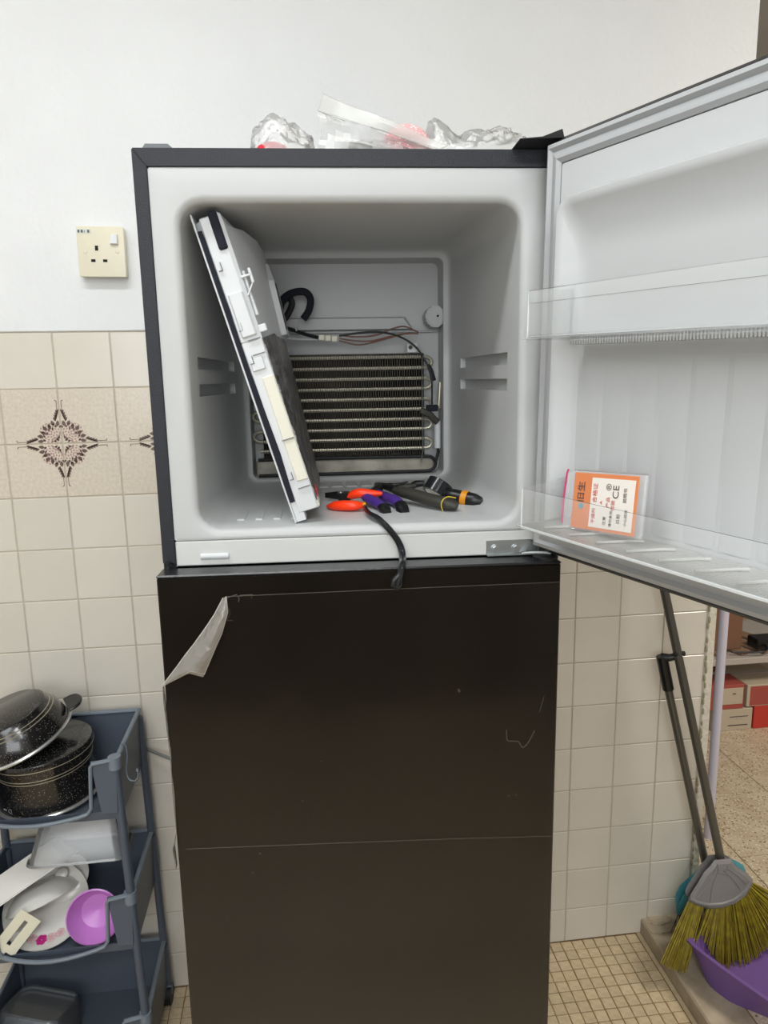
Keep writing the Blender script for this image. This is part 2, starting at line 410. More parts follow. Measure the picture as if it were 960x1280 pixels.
# remaining shell
struct(MB().box((-1.6, -3.4, 2.75), (4.2, 2.4, 2.83)).build('ceiling', 'ceiling'))
struct(MB().box((-1.7, -3.4, 0), (-1.6, .13, 2.75)).build('wall_left', 'plaster'))
struct(MB().box((-1.7, -3.5, 0), (4.2, -3.4, 2.75)).build('wall_front', 'brownwall'))
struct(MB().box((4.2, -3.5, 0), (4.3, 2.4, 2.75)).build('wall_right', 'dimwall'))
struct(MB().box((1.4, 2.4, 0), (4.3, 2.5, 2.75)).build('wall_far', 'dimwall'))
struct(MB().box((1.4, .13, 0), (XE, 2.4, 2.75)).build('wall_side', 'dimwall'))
wn = struct(MB().box((-.70, -3.399, 1.15), (.90, -3.36, 1.20), .003).box((-.70, -3.399, 2.30), (.90, -3.36, 2.35), .003).box((-.70, -3.399, 1.2), (-.65, -3.36, 2.3), .003).box((.85, -3.399, 1.2), (.90, -3.36, 2.3), .003).box((.08, -3.399, 1.2), (.12, -3.36, 2.3), .003).build('fill_window', 'white'))  # unseen window, added to go with the fill light behind the camera
MB().box((-.65, -3.398, 1.2), (.85, -3.394, 2.3)).build('pane', mat('frosted_pane', (225, 232, 236), .3), wn)
# ceiling lamp, and a second one added for fill light
for lc, ll in ((LAMP, 'white tube lamp on the kitchen ceiling in front of the fridge'), (FILL_LAMP, 'white tube lamp added for fill light on the kitchen ceiling at the far side of the room')):
    cl = thing('ceiling_lamp', ll, 'lamp', lc, group='kitchen ceiling lamps')
    MB().box((-.65, -.05, .02), (.65, .05, .13), .01).build('lamp_body', 'white', cl)
    MB().tube([(-.6, 0, -.01), (.6, 0, -.01)], .014, 12).build('lamp_tube', 'emit', cl)

# ================================================================== FRIDGE (fridge frame: X along width, Y depth, Z up)
W = .5437; ZT = 1.7685; ZD = 1.2327; YC = .045; YB = .60
fr = thing('fridge', 'tall black two-door fridge with its top freezer door standing open', 'fridge', fromf((0, 0, 0)), (0, 0, TH))
B = MB()
B.box((0, YC+.002, .05), (.017, YB, ZT)).box((W-.017, YC+.002, .05), (W, YB, ZT)).box((.017, YC+.002, ZT-.021), (W-.017, YB, ZT))
B.box((0, YB-.012, .05), (W, YB, ZT)).box((.017, YC+.002, .05), (W-.017, YB-.02, ZD-.01))
B.build('cabinet_shell', 'black', fr)
def mitre(pts, name):
    # front frame strip as a prism standing in the XZ plane
    m = Matrix(((1, 0, 0, 0), (0, 0, 1, YC-.003), (0, 1, 0, 0), (0, 0, 0, 1)))
    MB().prism(pts, .006, m, .0008).build(name, 'black', fr)
mitre([(0, ZD+.006), (.0174, ZD+.006), (.0174, ZT-.0222), (0, ZT-.0004)], 'frame_strip')
mitre([(.0004, ZT), (.0176, ZT-.0218), (W-.0176, ZT-.0218), (W-.0004, ZT)], 'frame_strip')
mitre([(W, ZD+.006), (W-.0174, ZD+.006), (W-.0174, ZT-.0222), (W, ZT-.0004)], 'frame_strip')
# liner
PKZ = [(1.4625, 1.4795), (1.4995, 1.5165)]
def rr2(x0, x1, z0, z1, r, y, push=0):
    p = rrect(x0, x1, z0, z1, r, y); n = 6
    zs = []
    for a_, b_ in PKZ: zs += [(a_, 0), (a_+.0002, 1), (b_-.0002, 1), (b_, 0)]
    left = [(x0-(push if i else 0), y, z) for z, i in zs[::-1]]
    right = [(x1+(push if i else 0), y, z) for z, i in zs]
    return p[:2*n]+left+p[2*n:]+right
R = []
xa, xb, za, zb = .0178, W-.0178, 1.2695, 1.7462
R.append(rr2(xa, xb, za, zb, .001, YC+.004)); R.append(rr2(xa, xb, za, zb, .003, YC-.001)); R.append(rr2(xa+.003, xb-.003, za+.003, zb-.003, .004, YC-.002))
OX0, OX1, OZ0, OZ1 = .052, .4925, 1.283, 1.705
for t in (0, .25, .5, .75, 1):
    a = t*PI/2; d = .010*(1-math.sin(a)); y = YC-.002+.010*(1-math.cos(a))
    R.append(rr2(OX0-d, OX1+d, OZ0-d, OZ1+d, .03+d, y))
YK = .43
for y, pu in ((.096, 0), (.0962, .009), (.3598, .009), (.36, 0)):
    t = (y-YC)/(YK-YC); R.append(rr2(OX0+.022*t, OX1-.028*t, OZ0+.009*t, OZ1+.008*t, .03, y, pu))
R.append(rr2(OX0+.023, OX1-.0285, OZ0+.0095, OZ1+.008, .022, YK-.012))
R.append(rr2(OX0+.026, OX1-.0315, OZ0+.0125, OZ1+.005, .020, YK-.003))
R.append(rr2(OX0+.031, OX1-.035, OZ0+.015, OZ1+.001, .018, YK))
RX0, RX1, RZ0, RZ1 = .086, .449, 1.3005, 1.6985
R.append(rr2(RX0-.004, RX1+.004, RZ0-.003, RZ1+.004, .014, YK))
R.append(rr2(RX0-.001, RX1+.001, RZ0-.001, RZ1+.001, .012, YK+.002))
R.append(rr2(RX0, RX1, RZ0, RZ1, .012, YK+.06))
MB().loft(R, cap1=True).build('freezer_liner', 'liner', fr, ang=50)
# embossed panel lower right wall and floor ribs
b = MB()
for k in range(4):
    x = .095+k*.026; b.box((x, .10, 1.280), (x+.012, .36, 1.2862), .0015)
b.build('floor_rib', 'liner', fr, kind='stuff')
b = MB()
for k in range(9):
    x = .205+k*.027; b.box((x, .36, 1.289), (x+.022, .415, 1.2925), .0015)
b.build('floor_vent_ridges', 'recess', fr, kind='stuff')
# recess back plate details
b = MB().box((.09, .478, 1.57), (.445, .489, 1.573), .001)
b.loft([[(.14, .482, z) for z in ()] or [(.115, .486, 1.60), (.385, .486, 1.60), (.40, .486, 1.575), (.10, .486, 1.575)],
        [(.12, .478, 1.597), (.38, .478, 1.597), (.395, .478, 1.577), (.105, .478, 1.577)]], cap1=True)
b.build('back_plate_ridge', 'recess', fr)
hexa = [(.438+.021*math.cos(a)*(.8 if math.cos(a) > 0 else 1.0), 1.596+.021*math.sin(a)) for a in [math.radians(k) for k in range(15, 375, 36)]]
mxz = lambda y: Matrix(((1, 0, 0, 0), (0, 0, 1, y), (0, 1, 0, 0), (0, 0, 0, 1)))
MB().prism(hexa, .05, mxz(.437), .003).build('screw_boss', 'liner', fr)
MB().cyl((.4405, .434, 1.5965), (.4405, .437, 1.5965), .002, 10).build('screw_hole', 'dark', fr)
# ---- evaporator
ev = MB()
rows = [1.5229, 1.5025, 1.483, 1.4637, 1.4445, 1.425, 1.406, 1.387, 1.368, 1.3495]
path = []
XR, XL, YE = .418, .100, .452
for i, z in enumerate(rows):
    z2 = rows[i+1] if i+1 < len(rows) else None
    right_end = (i % 2 == 0)
    a, bb = (XL, XR) if right_end else (XR, XL)
    path += [(a, YE, z), ((a+bb)/2, YE, z), (bb, YE, z)]
    if z2 is not None:
        c = (z+z2)/2; rr = abs(z-z2)/2; s = 1 if right_end else -1
        for k in range(1, 6):
            t = PI*k/6; path.append((bb+s*rr*1.25*math.sin(t), YE, c+rr*math.cos(t)))
ev = MB().tube(path, .0036, 8).build('evaporator', 'alu', fr)
b = MB(); x = .106
while x < .4165:
    dx = random.uniform(-.0006, .0006); b.box((x+dx, .4475, 1.3355+random.uniform(0, .006)), (x+dx+.0009, .481, 1.5285+random.uniform(-.002, .002))); x += .0046
b.build('fins', 'fin', ev, kind='stuff')
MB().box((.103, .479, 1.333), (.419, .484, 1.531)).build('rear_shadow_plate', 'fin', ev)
hp = [(.095, .444, 1.3345), (.25, .444, 1.3345), (.42, .444, 1.3335)]
for k in range(1, 8): t = PI*k/8; hp.append((.42+.0165*math.sin(t), .444, 1.3195+.0143*math.cos(t)))
hp += [(.42, .444, 1.3052), (.25, .444, 1.3045), (.095, .444, 1.304)]
MB().tube(hp, .0032, 8).build('heater_tube', 'rubber', ev)
MB().tube([(.4365, .444, 1.3215), (.4415, .447, 1.341), (.4415, .449, 1.35)], .0030, 8).build('heater_lead', 'rubber', ev)
MB().box((.09, .4505, 1.303), (.434, .476, 1.333), .003).build('drip_tray', mat('frosty_tray', (138, 134, 122), .5, rgb2=(176, 170, 156), noise_scale=26), ev)
MB().tube([(.4112, .441, 1.527), (.4112, .441, 1.345), (.407, .441, 1.323)], .0009, 6).build('retaining_wire', 'steel', ev)
MB().box((.3835, .45, 1.531), (.4035, .455, 1.549), .001).build('mounting_bracket', 'white', ev)
MB().cyl((.390, .4478, 1.5405), (.390, .4505, 1.5405), .0038, 12).build('bracket_hole', 'fin', ev)
MB().tube([(.4405, .448, 1.349), (.4405, .448, 1.402)], .0062, 14).build('fuse_tube', 'white', ev)
MB().tube([(.444, .450, 1.425), (.447, .450, 1.475)], .0035, 10).build('suction_pipe', 'alu', ev)
# harness
def fpts(l, y): return [FY(u, v, y+(dy if (len(x_) > 2 and (dy := x_[2])) or False else 0)) for x_ in l for u, v in [x_[:2]]]
def harn(name, l, r, m, y=.437, par=fr, n=8, cap=True):
    pts = bez([FY(u, v, y+(q[0] if q else 0)) for (u, v, *q) in l], 6)
    return MB().tube(pts, r, n).build(name, m, par)
wh = harn('wiring_harness', [(340, 405), (362, 411), (382, 418), (398, 422)], .0032, 'rubber', .435)
harn('drain_hose', [(352, 398), (350, 388), (354, 374, ), (366, 366), (381, 365), (388, 374), (386, 388), (379, 399)], .0068, 'foam', .436, wh, 10)
harn('hose_loop', [(349, 390), (353, 378), (361, 372), (365, 380), (359, 394), (352, 403)], .006, 'rubber', .444, wh, 10)
harn('white_lead', [(372, 402), (369, 408), (371, 414)], .0013, 'white', .432, wh)
harn('white_duct', [(350, 422), (375, 424), (398, 424)], .0028, 'white', .442, wh)
cn = MB()
for k in range(3):
    p = FY(402+k*8, 422+k*.8, .434); cn.box(p-Vector((.0052, .004, .0052)), p+Vector((.0052, .004, .0052)), .001)
cn.build('wire_connector', M['ivory'], wh)
for l in ([(424, 419), (445, 421), (470, 419), (490, 411), (505, 408), (518, 413), (523, 415)],
          [(424, 423), (444, 426), (465, 426), (490, 420), (510, 417), (523, 417)],
          [(424, 426), (448, 431), (470, 427), (495, 420), (512, 416)]):
    harn('brown_wire', l, .0014, 'brownwire', .436, wh, 6)
harn('black_wire', [(424, 420), (450, 416), (475, 415), (500, 421), (520, 434), (532, 452), (537, 464), (540, 480), (540, 508)], .0018, 'rubber', .434, wh, 6)
harn('cable_grommet', [(536, 456), (539, 464), (542, 475)], [.0018, .0035, .006]+[.006]*12, 'rubber', .437, wh) if False else MB().tube([FY(536, 455, .437), FY(539, 464, .437), FY(542, 476, .437)], [.002, .0045, .0052], 8).build('cable_grommet', 'rubber', wh)
MB().box(FY(532, 506, .441), FY(548, 514, .434), .002).build('foam_collar', 'foam', wh)
MB().tube([FY(526, 513, .436), FY(537, 518, .436), FY(547, 528, .440)], .0062, 8, flat=(1, .5)).build('foam_wrap', M['darkgrip'], wh)
# ---- mullion between the doors
b = MB().box((.0178, YC-.001, ZD+.001), (W-.0178, YB-.03, 1.2685), .0015).build('mullion', 'mullion', fr)
MB().box((.0175, YC+.001, ZD), (.0185, YC+.01, ZD+.001)).build('mullion_edge', 'mullion', b)
MB().tube([(.0515, YC-.002, 1.2465), (.0895, YC-.002, 1.2465)], .0042, 14, flat=(1, .7)).build('plug_cap', 'white', b)
# hinge
h = MB().box((.449, YC-.0035, ZD+.0012), (.523, YC-.001, ZD+.0225), .0006).box((.449, YC-.010, ZD+.0012), (.523, YC-.001, ZD+.0032), .0005)
h.build('door_hinge', 'steel', fr)
hg = [o for o in fr.children if o.name.startswith('door_hinge')][0]
for x in (.4615, .491):
    bb = MB().tube([(x, YC-.003, 1.2435), (x, YC-.0055, 1.2435)], .0062, 16).tube([(x, YC-.005, 1.2435), (x, YC-.0095, 1.2435)], .0044, 6)
    bb.build('bolt', 'steel', hg)
MB().tube(bez([(.502, YC-.006, ZD+.003), (.508, .026, ZD+.007), (.520, .014, ZD+.010), (.532, .010, ZD+.010)], 5), .0045, 8, flat=(.45, 1)).build('hinge_arm', 'white', hg)
MB().lathe([(.017, 0), (.0175, .004), (.013, .008), (.006, .0095), (.006, .016)], 24, Matrix.Translation((.527, .018, ZD))).build('hinge_washer', 'cap_black', hg)
MB().tube([(.0085, .034, ZD), (.0085, .034, ZD+.006)], .0055, 12).tube([(.0085, .034, ZD+.005), (.0085, .034, ZD+.010)], .0032, 6).build('door_stop_screw', 'rubber', fr)
# top covers
MB().loft([[(.008, YC+.01, ZT), (.052, YC+.01, ZT), (.052, .12, ZT), (.008, .12, ZT)], [(.014, YC+.012, ZT+.009), (.042, YC+.012, ZT+.009), (.042, .11, ZT+.009), (.014, .11, ZT+.009)]], cap0=True, cap1=True).build('hole_cover', mat('grey_cover', (92, 98, 100), .5), fr)
MB().loft([[(.478, .002, ZT+.0003), (.532, -.002, ZT+.0003), (.532, .07, ZT+.0003), (.478, .05, ZT+.0003)], [(.507, .006, ZT+.004), (.530, 0, ZT+.011), (.530, .05, ZT+.010), (.507, .04, ZT+.004)]], cap0=True, cap1=True).build('hinge_cover', 'cap_black', fr)
# ---- lower door
ld = MB().box((0, .0006, .055), (W, .037, ZD-.0035), .002).build('fridge_door', 'door_black', fr, label='glossy black lower fridge door still in its protective film')
MB().box((-.0005, -.0004, ZD-.0042), (W+.0005, .038, ZD), .0018).build('top_cap', 'cap_black', ld)
MB().box((.006, .0372, .06), (W-.006, .0445, ZD-.004), .001).build('door_seal', 'gasket', ld)
Z = lambda u, v: FY(u, v, -.0004)
fp = [Z(283, 746), Z(700, 729.5)]
e1 = Z(700, 729.5); 
film_poly = [Vector((.089, 0, 1.2015)), Vector((W-.0015, 0, 1.2035)), Vector((W-.0015, 0, .06)), Vector((.002, 0, .06)), Vector((.002, 0, 1.083))]
def film_mesh(polys, y=-.0007):
    m = MB()
    for p in polys: m.prism([(q[0], q[2]) for q in p], .0003, mxz(y))
    return m
film_mesh([film_poly]).build('protective_film', 'film', ld)
edge = MB()
def wire(pts, r, y=-.0012, flat=(1, .5)): edge.tube([(p[0], y, p[2]) for p in pts], r, 5)
wire(bez([(.089, 0, 1.2015), (.2, 0, 1.2022), (.35, 0, 1.203), (W-.001, 0, 1.2037)], 3), .0004)
wire([(.012, 0, .833), (.2, 0, .828), (.4, 0, .822), (W-.002, 0, .816)], .0003)
wire([Z(284, 747), Z(296, 743), Z(299, 748), Z(298, 752)], .0006); wire([Z(300, 744), Z(316, 743), Z(314, 748)], .0005)
wire(bez([Z(633, 912), Z(634, 925), Z(642, 926), Z(648, 927), Z(653, 934), Z(660, 928), Z(668, 913)], 4), .0005)
wire([Z(680, 870), Z(677, 880), Z(674, 890)], .0004)
wire([Z(573, 861), Z(574, 865), Z(575, 863)], .0008)
for (u, v) in ((636, 994), (645, 993), (325, 1066), (316, 1090), (283, 1145), (378, 1000), (402, 951)): wire([Z(u-1, v), Z(u+1, v+.5)], .0005)
wire(bez([Z(283, 757), Z(288, 765), Z(284, 775), Z(291, 775)], 3), .0003)
edge.build('film_crease', mat('film_edge', (84, 78, 70), .45), ld, kind='stuff')
# loose film edge hanging off the left side
lf = MB(); L0 = [Z(204, 858), Z(207, 880), Z(210, 915), Z(214, 940), Z(215, 965), Z(218, 990), Z(221, 1038), Z(218, 1060), Z(221, 1085)]
ra = []; 
for i, p in enumerate(L0): ra.append([(p.x, -.001, p.z), (p.x-.0005-(.0015 if i % 2 else 0), -.0025-.001*(i % 3), p.z), (p.x-.0015, .010, p.z-.002)])
lf.loft(ra, close=False).build('loose_film_edge', 'filmflap', ld)
# curled corner flap
fa = [Z(283, 745), Z(285, 765), Z(278, 790), Z(266, 818), Z(256, 842), Z(238, 838), Z(226, 845), Z(204, 857)]
fb = [Z(279, 747), Z(268, 768), Z(256, 786), Z(243, 804), Z(232, 818), Z(222, 832), Z(212, 845), Z(203, 857)]
rings = []
for i, (p, q) in enumerate(zip(fa, fb)):
    row = []
    for k in range(7):
        t = k/6; c = q.lerp(p, t); s_ = math.sin(PI*min(1, i/7*1.0)) if 0 < i < 7 else 0
        yy = -.0012-.016*math.sin(PI*t*.75)*s_ - .004*abs(noise.noise(Vector((c.x*60, c.z*60, 3))))
        row.append((c.x, yy, c.z))
    rings.append(row)
MB().loft(rings, close=False).build('film_flap', 'filmflap', ld, label='curled-up corner of clear film')
b = MB(); b.tube([p+Vector((0, -.0015, 0)) for p in fb], .0007, 5); b.tube([p+Vector((0, -.002, 0)) for p in fa], .0006, 5)
b.build('flap_edge', mat('flap_edge_white', (190, 186, 178), .3), ld)
# feet
for x in (.04, W-.04):
    MB().cyl((x, .06, 0), (x, .06, .05), .018).build('foot', 'rubber', fr); MB().cyl((x, .55, 0), (x, .55, .05), .018).build('foot', 'rubber', fr)

# ---- freezer door (door frame: x along the door, -y towards its inner side, z up)
HX, HY, PH, SAG, ZB = .51, .02, math.radians(24), .0235, 1.2514
fd = MB()
fd.box((-.001, .007, -.007), (W-.004, .047, .519), .004)
fdo = fd.build('freezer_door', 'cap_black', fr, label='freezer door swung open showing its white inside')
fdo.location = (HX, HY, ZB); DM = Matrix.Rotation(-PI/2+PH, 4, 'Z') @ Matrix.Rotation(SAG, 4, 'Y'); fdo.rotation_euler = DM.to_euler()
DW = .535
# gasket: four mitred lofted strips
def strip(a, b, na, nb):
    prof = [(0, .006), (.002, -.002), (.008, -.006), (.012, -.001), (.016, -.004), (.022, -.005), (.027, -.001), (.027, .006)]
    A = Vector(a); Bv = Vector(b); r1 = []; r2 = []
    for d, y in prof: r1.append(Vector((A.x+na[0]*d, y, A.z+na[1]*d))); r2.append(Vector((Bv.x+nb[0]*d, y, Bv.z+nb[1]*d)))
    return [r1, r2]
gk = MB(); GT = .5126
gk.loft(strip((0, 0, 0), (0, 0, GT), (1, 1), (1, -1)), cap0=True, cap1=True)
gk.loft(strip((0, 0, GT), (DW, 0, GT), (1, -1), (-1, -1)), cap0=True, cap1=True)
gk.loft(strip((DW, 0, GT), (DW, 0, 0), (-1, -1), (-1, 1)), cap0=True, cap1=True)
gk.loft(strip((DW, 0, 0), (0, 0, 0), (-1, 1), (1, 1)), cap0=True, cap1=True)
gk.build('gasket', 'gasket', fdo)
RR = []
dx0, dx1, dz0, dz1 = .051, .49, .030, .440
RR.append(rrect(.0275, DW-.0275, .0275, GT-.0275, .002, .004)); RR.append(rrect(.0285, DW-.0285, .0285, GT-.0285, .004, -.001))
RR.append(rrect(dx0-.001, dx1+.001, dz0-.001, dz1+.001, .022, -.001)); RR.append(rrect(dx0, dx1, dz0, dz1, .022, -.004))
RR.append(rrect(dx0+.001, dx1-.001, dz0+.001, dz1-.001, .022, -.026)); RR.append(rrect(dx0+.004, dx1-.004, dz0+.004, dz1-.004, .02, -.030))
RR.append(rrect(dx0+.010, dx1-.010, dz0+.009, dz1-.010, .016, -.030)); RR.append(rrect(dx0+.013, dx1-.013, dz0+.012, dz1-.014, .016, -.027))
RR.append(rrect(dx0+.020, dx1-.020, dz0+.016, dz1-.040, .02, -.012)); RR.append(rrect(dx0+.026, dx1-.026, dz0+.020, dz1-.065, .02, -.009))
MB().loft(RR, cap1=True).build('door_liner', 'liner2', fdo, ang=50)
b = MB()
for k in range(9):
    x = .10+k*.042; b.loft([[(x-.018, -.0091, z), (x-.010, -.0091-d*.6, z), (x, -.0091-d, z), (x+.010, -.0091-d*.6, z), (x+.018, -.0091, z)] for z, d in ((.06, .0009), (.10, .0009), (.15, .0008), (.20, .0005), (.235, .0002), (.255, 0))], close=False)
b.build('liner_fluting', 'liner2', fdo, ang=60)
# door bins
def bin_(z0, z1, s0, s1, band):
    yf, yb = -.09, -.0125; t = .0022
    wl = MB()
    wl.box((s0, yf, z0), (s1, yf+t, z1), .0006)                       # front
    ang = math.atan2(.016, yb-yf)
    for (xa_, xb_) in ((s0, s0-.014), (s1-t, s1+.012)):
        wl.loft([[(xa_, yf, z0), (xa_+t, yf, z0), (xa_+t, yf, z1), (xa_, yf, z1)], [(xb_, yb, z0), (xb_+t, yb, z0), (xb_+t, yb, z1+.006), (xb_, yb, z1+.006)]], cap0=True, cap1=True)
    o = wl.build('door_bin', 'clearbin', fdo, label='clear plastic door bin')
    return o
b1 = bin_(.054, .1005, .083, .47, 0)
b2 = bin_(.276, .328, .083, .47, 1)
b3 = MB().box((.071, -.089, .052), (.478, -.0125, .0545), .0005)
for k in range(9):
    x = .11+k*.042; b3.tube([(x, -.078, .0562), (x+.016, -.04, .057), (x+.022, -.03, .0566)], .0016, 6)
b3.build('bin_floor', 'binfloor', fdo) .parent = fdo
b4 = MB().box((.071, -.089, .274), (.478, -.0125, .2762), .0005)
b4.build('bin_floor', 'clearbin', fdo)
b5 = MB()
for k in range(95):
    x = .09+k*.004; b5.box((x, -.034, .2685), (x+.0022, -.0125, .2738), .0004)
b5.box((.088, -.032, .2695), (.472, -.0125, .2735), .0005)
b5.build('ribbed_ledge', 'liner2', fdo)
b6 = MB().box((.083, -.0912, .3135), (.47, -.0898, .328), .0004)
b6.box((.083, -.0912, .274), (.47, -.0898, .2785), .0003); b6.build('bin_rim', 'clearbin', fdo)
b7 = MB().box((.0825, -.0915, .0515), (.4705, -.0885, .0550), .0006); b7.tube([(.083, -.0905, .054), (.083, -.0905, .1)], .0012, 6); b7.tube([(.083, -.0905, .2755), (.083, -.0905, .326)], .0012, 6)
b7.build('bin_edges', M['binedge'], fdo, kind='stuff')

# ================================================================== THINGS ON AND IN THE FRIDGE
def fthing(name, label, cat, p, rz=0, group=None): return thing(name, label, cat, fromf(p), (0, 0, TH+rz), group)
# sachet in the lower door bin: placed in the door's own frame
fm = Matrix.Translation(fromf((0, 0, 0))) @ Matrix.Rotation(TH, 4, 'Z') @ Matrix.Translation((HX, HY, ZB)) @ DM
sa = thing('printed_sachet', 'orange and white printed sachet with a magenta seal, leaning in the lower door bin', 'sachet', (0, 0, 0))
sm = fm @ Matrix.Translation((.128, -.050, .0562)) @ Matrix.Rotation(math.radians(-4.5), 4, 'Y') @ Matrix.Rotation(math.radians(-8), 4, 'X')
sa.matrix_world = sm
MB().box((-.004, -.0035, -.001), (.104, .0015, .069), .0012).build('clear_pouch', 'clear', sa)
MB().box((0, -.0045, .0015), (.096, -.0035, .066), .0004).build('card', 'cardorange', sa)
MB().box((.029, -.0050, .0052), (.092, -.0045, .0612), .0001).build('card_panel', 'cardwhite', sa)
MB().box((-.018, .0002, .0), (-.003, .0006, .066)).build('pouch_flap', 'clear', sa)
MB().tube([(-.018, -.001, .004), (-.0195, -.001, .03), (-.0175, -.001, .064), (-.0155, -.001, .069)], .0011, 6).build('zip_seal', 'magenta', sa)
# writing runs up the card
def tx(s, x, z, size, m, rot=90):
    mx = Matrix.Translation((x, -.0053, z)) @ Matrix.Rotation(PI/2, 4, 'X') @ Matrix.Rotation(math.radians(rot), 4, 'Z')
    text(s, 'print', m, sa, mx, size, .0001)
tx('旧生', .014, .044, .0125, 'printdark')
tx('CE', .0665, .047, .0125, 'printdark'); tx('®', .056, .052, .010, 'printdark')
tx('合格证', .036, .044, .0075, 'printred'); tx('说明书', .080, .044, .0055, 'printdark')
tx('A', .046, .034, .006, 'printred'); tx('产品', .056, .035, .006, 'printred'); tx('检验', .0635, .032, .006, 'printred')
tx('干燥剂', .036, .018, .006, 'printred'); tx('请勿食用', .062, .017, .0045, 'printdark'); tx('注意', .053, .014, .005, 'printdark')
tx('日期', .073, .018, .0055, 'printdark'); tx('小心轻放', .083, .020, .0045, 'printdark')
MB().lathe([(.0035, 0), (.0035, .0004)], 20, Matrix.Translation((.0145, -.0045, .0275)) @ Matrix.Rotation(PI/2, 4, 'X')).build('round_mark', 'teal', sa)

# evaporator cover leaning in the freezer
cp0 = FY(369, 660, .066); cp0.z = 1.2845; cp0.x += .001
ec = thing('evaporator_cover', 'white plastic evaporator cover with tape-wrapped foam back, leaning inside the freezer', 'cover')
ec.matrix_world = Matrix.Translation(fromf(cp0)) @ Matrix.Rotation(TH, 4, 'Z') @ Matrix.Rotation(-math.radians(16.2), 4, 'Y')
DP = .27
MB().box((-.001, 0, 0), (.0018, DP, .428), .0008).build('face_plate', 'white', ec)
MB().loft([[(.0018+a, y, z) for a, y in ((0, -.0005), (wd, -.0005), (wd, .006), (0, .006))] for z, wd in ((.030, .007), (.10, .0095), (.2, .0072), (.26, .0055), (.30, .0075), (.33, .006), (.405, .0055))], cap0=True, cap1=True).build('foam_seal', 'foam', ec)
b = MB().box((.0085, .001, .012), (.0375, .03, .255), .0015).box((.0085, .001, .255), (.034, .03, .42), .0015)
b.box((.012, -.002, .215), (.030, .002, .232), .001).box((.0125, -.003, .26), (.033, .003, .32), .002)
b.box((.0015, .002, .0), (.016, .03, .03), .001)
b.build('side_frame', 'white', ec)
MB().box((.020, -.0008, .055), (.037, .004, .205), .0015).build('polystyrene_edge', 'cream', ec)
b = MB()
for z in (.115, .235, .255, .045): b.box((.019, -.003, z), (.036, -.0008, z+.0012))
for z in (.225, .27, .35, .06): b.box((.012, -.003, z), (.0175, -.0008, z+.001)).box((.0165, -.003, z), (.0175, -.0008, z+.011))
b.build('clip_slots', mat('slot_shadow', (112, 112, 112), .7), ec, kind='stuff')
MB().box((.0215, -.003, .375), (.0335, .02, .424), .002).build('foam_pad', 'foam', ec, label='black foam pad')
# white fan housing on the broad side
hs = MB()
def xs_(z): return .037+.029*max(0, min(1, (z-.01)/.36))
hs.loft([[(.0335, .001, z), (.038, .004, z), (xs_(z)-.010, .07, z), (xs_(z), .16, z), (xs_(z)+.001, DP-.01, z), (xs_(z)-.01, DP, z), (.0018, DP, z), (.0018, .02, z)] for z in (.24, .30, .36, .405)] +
        [[(.0335, .001, .422), (.037, .004, .420), (.045, .07, .412), (.050, .16, .405), (.050, DP-.03, .40), (.04, DP-.01, .40), (.0018, DP-.005, .41), (.0018, .02, .42)]], cap0=True, cap1=True)
hs.build('fan_housing', 'white', ec)
b = MB()
b.loft([[(xs_(z)-.002, .155, z), (xs_(z)+.008, .165, z), (xs_(z)+.008, .245, z), (xs_(z)-.002, .25, z)] for z in (.262, .30, .345)] + [[(xs_(.37)-.002, .19, .375), (xs_(.37)+.004, .195, .375), (xs_(.37)+.004, .225, .375), (xs_(.37)-.002, .23, .375)]], cap0=True, cap1=True)
b.build('fan_cowl', 'white', ec)
b = MB().loft([[(xs_(z)+.0085, .176, z), (xs_(z)+.0095, .177, z), (xs_(z)+.0095, .19, z), (xs_(z)+.0085, .191, z)] for z in (.27, .30, .342)], cap0=True, cap1=True)
b.build('air_slot', mat('slot_brown', (70, 60, 46), .7), ec)
b = MB().box((.036, .002, .335), (.052, .006, .338), .0006).box((.048, .002, .325), (.052, .012, .345), .001).tube([(.05, .005, .327), (.038, .004, .312)], .0012, 6)
b.box((.036, .012, .285), (.043, .016, .345), .001).box((.036, .004, .262), (.048, .012, .272), .001)
b.build('clip', 'white', ec)
# tape wrapped foam
tp_ = MB(); rr_ = []
for i in range(15):
    z = .022+.232*i/14; row = []
    for k, (x, y) in enumerate([(.032, .004), (.0385, .003), (xs_(z)-.003, .03), (xs_(z)-.001, .07), (xs_(z)+.001, .12), (xs_(z)+.002, .18), (xs_(z)+.001, .23), (xs_(z)-.002, .262), (.02, .266), (.02, .03)]):
        d = .0022*noise.noise(Vector((x*90, y*60, z*70)))
        row.append((x+(d if 0 < k < 8 else 0), y, z+(.004*math.sin(y*40) if i in (0, 14) else 0)))
    rr_.append(row)
tp_.loft(rr_, cap0=True, cap1=True).build('foil_tape_wrap', 'tape', ec, ang=25, label='dark foil-taped foam')
MB().box((.030, .004, .0115), (.040, .05, .026), .002).build('foam_corner', 'cream', ec)
b = MB()
for k in range(5): b.sphere((.0395+.001*random.random(), .012+.012*k, .03+.012*random.random()), .005, (.25, 1, 1.5), 1)
b.build('red_smudge', mat('red_tape', (206, 84, 84), .5), ec)

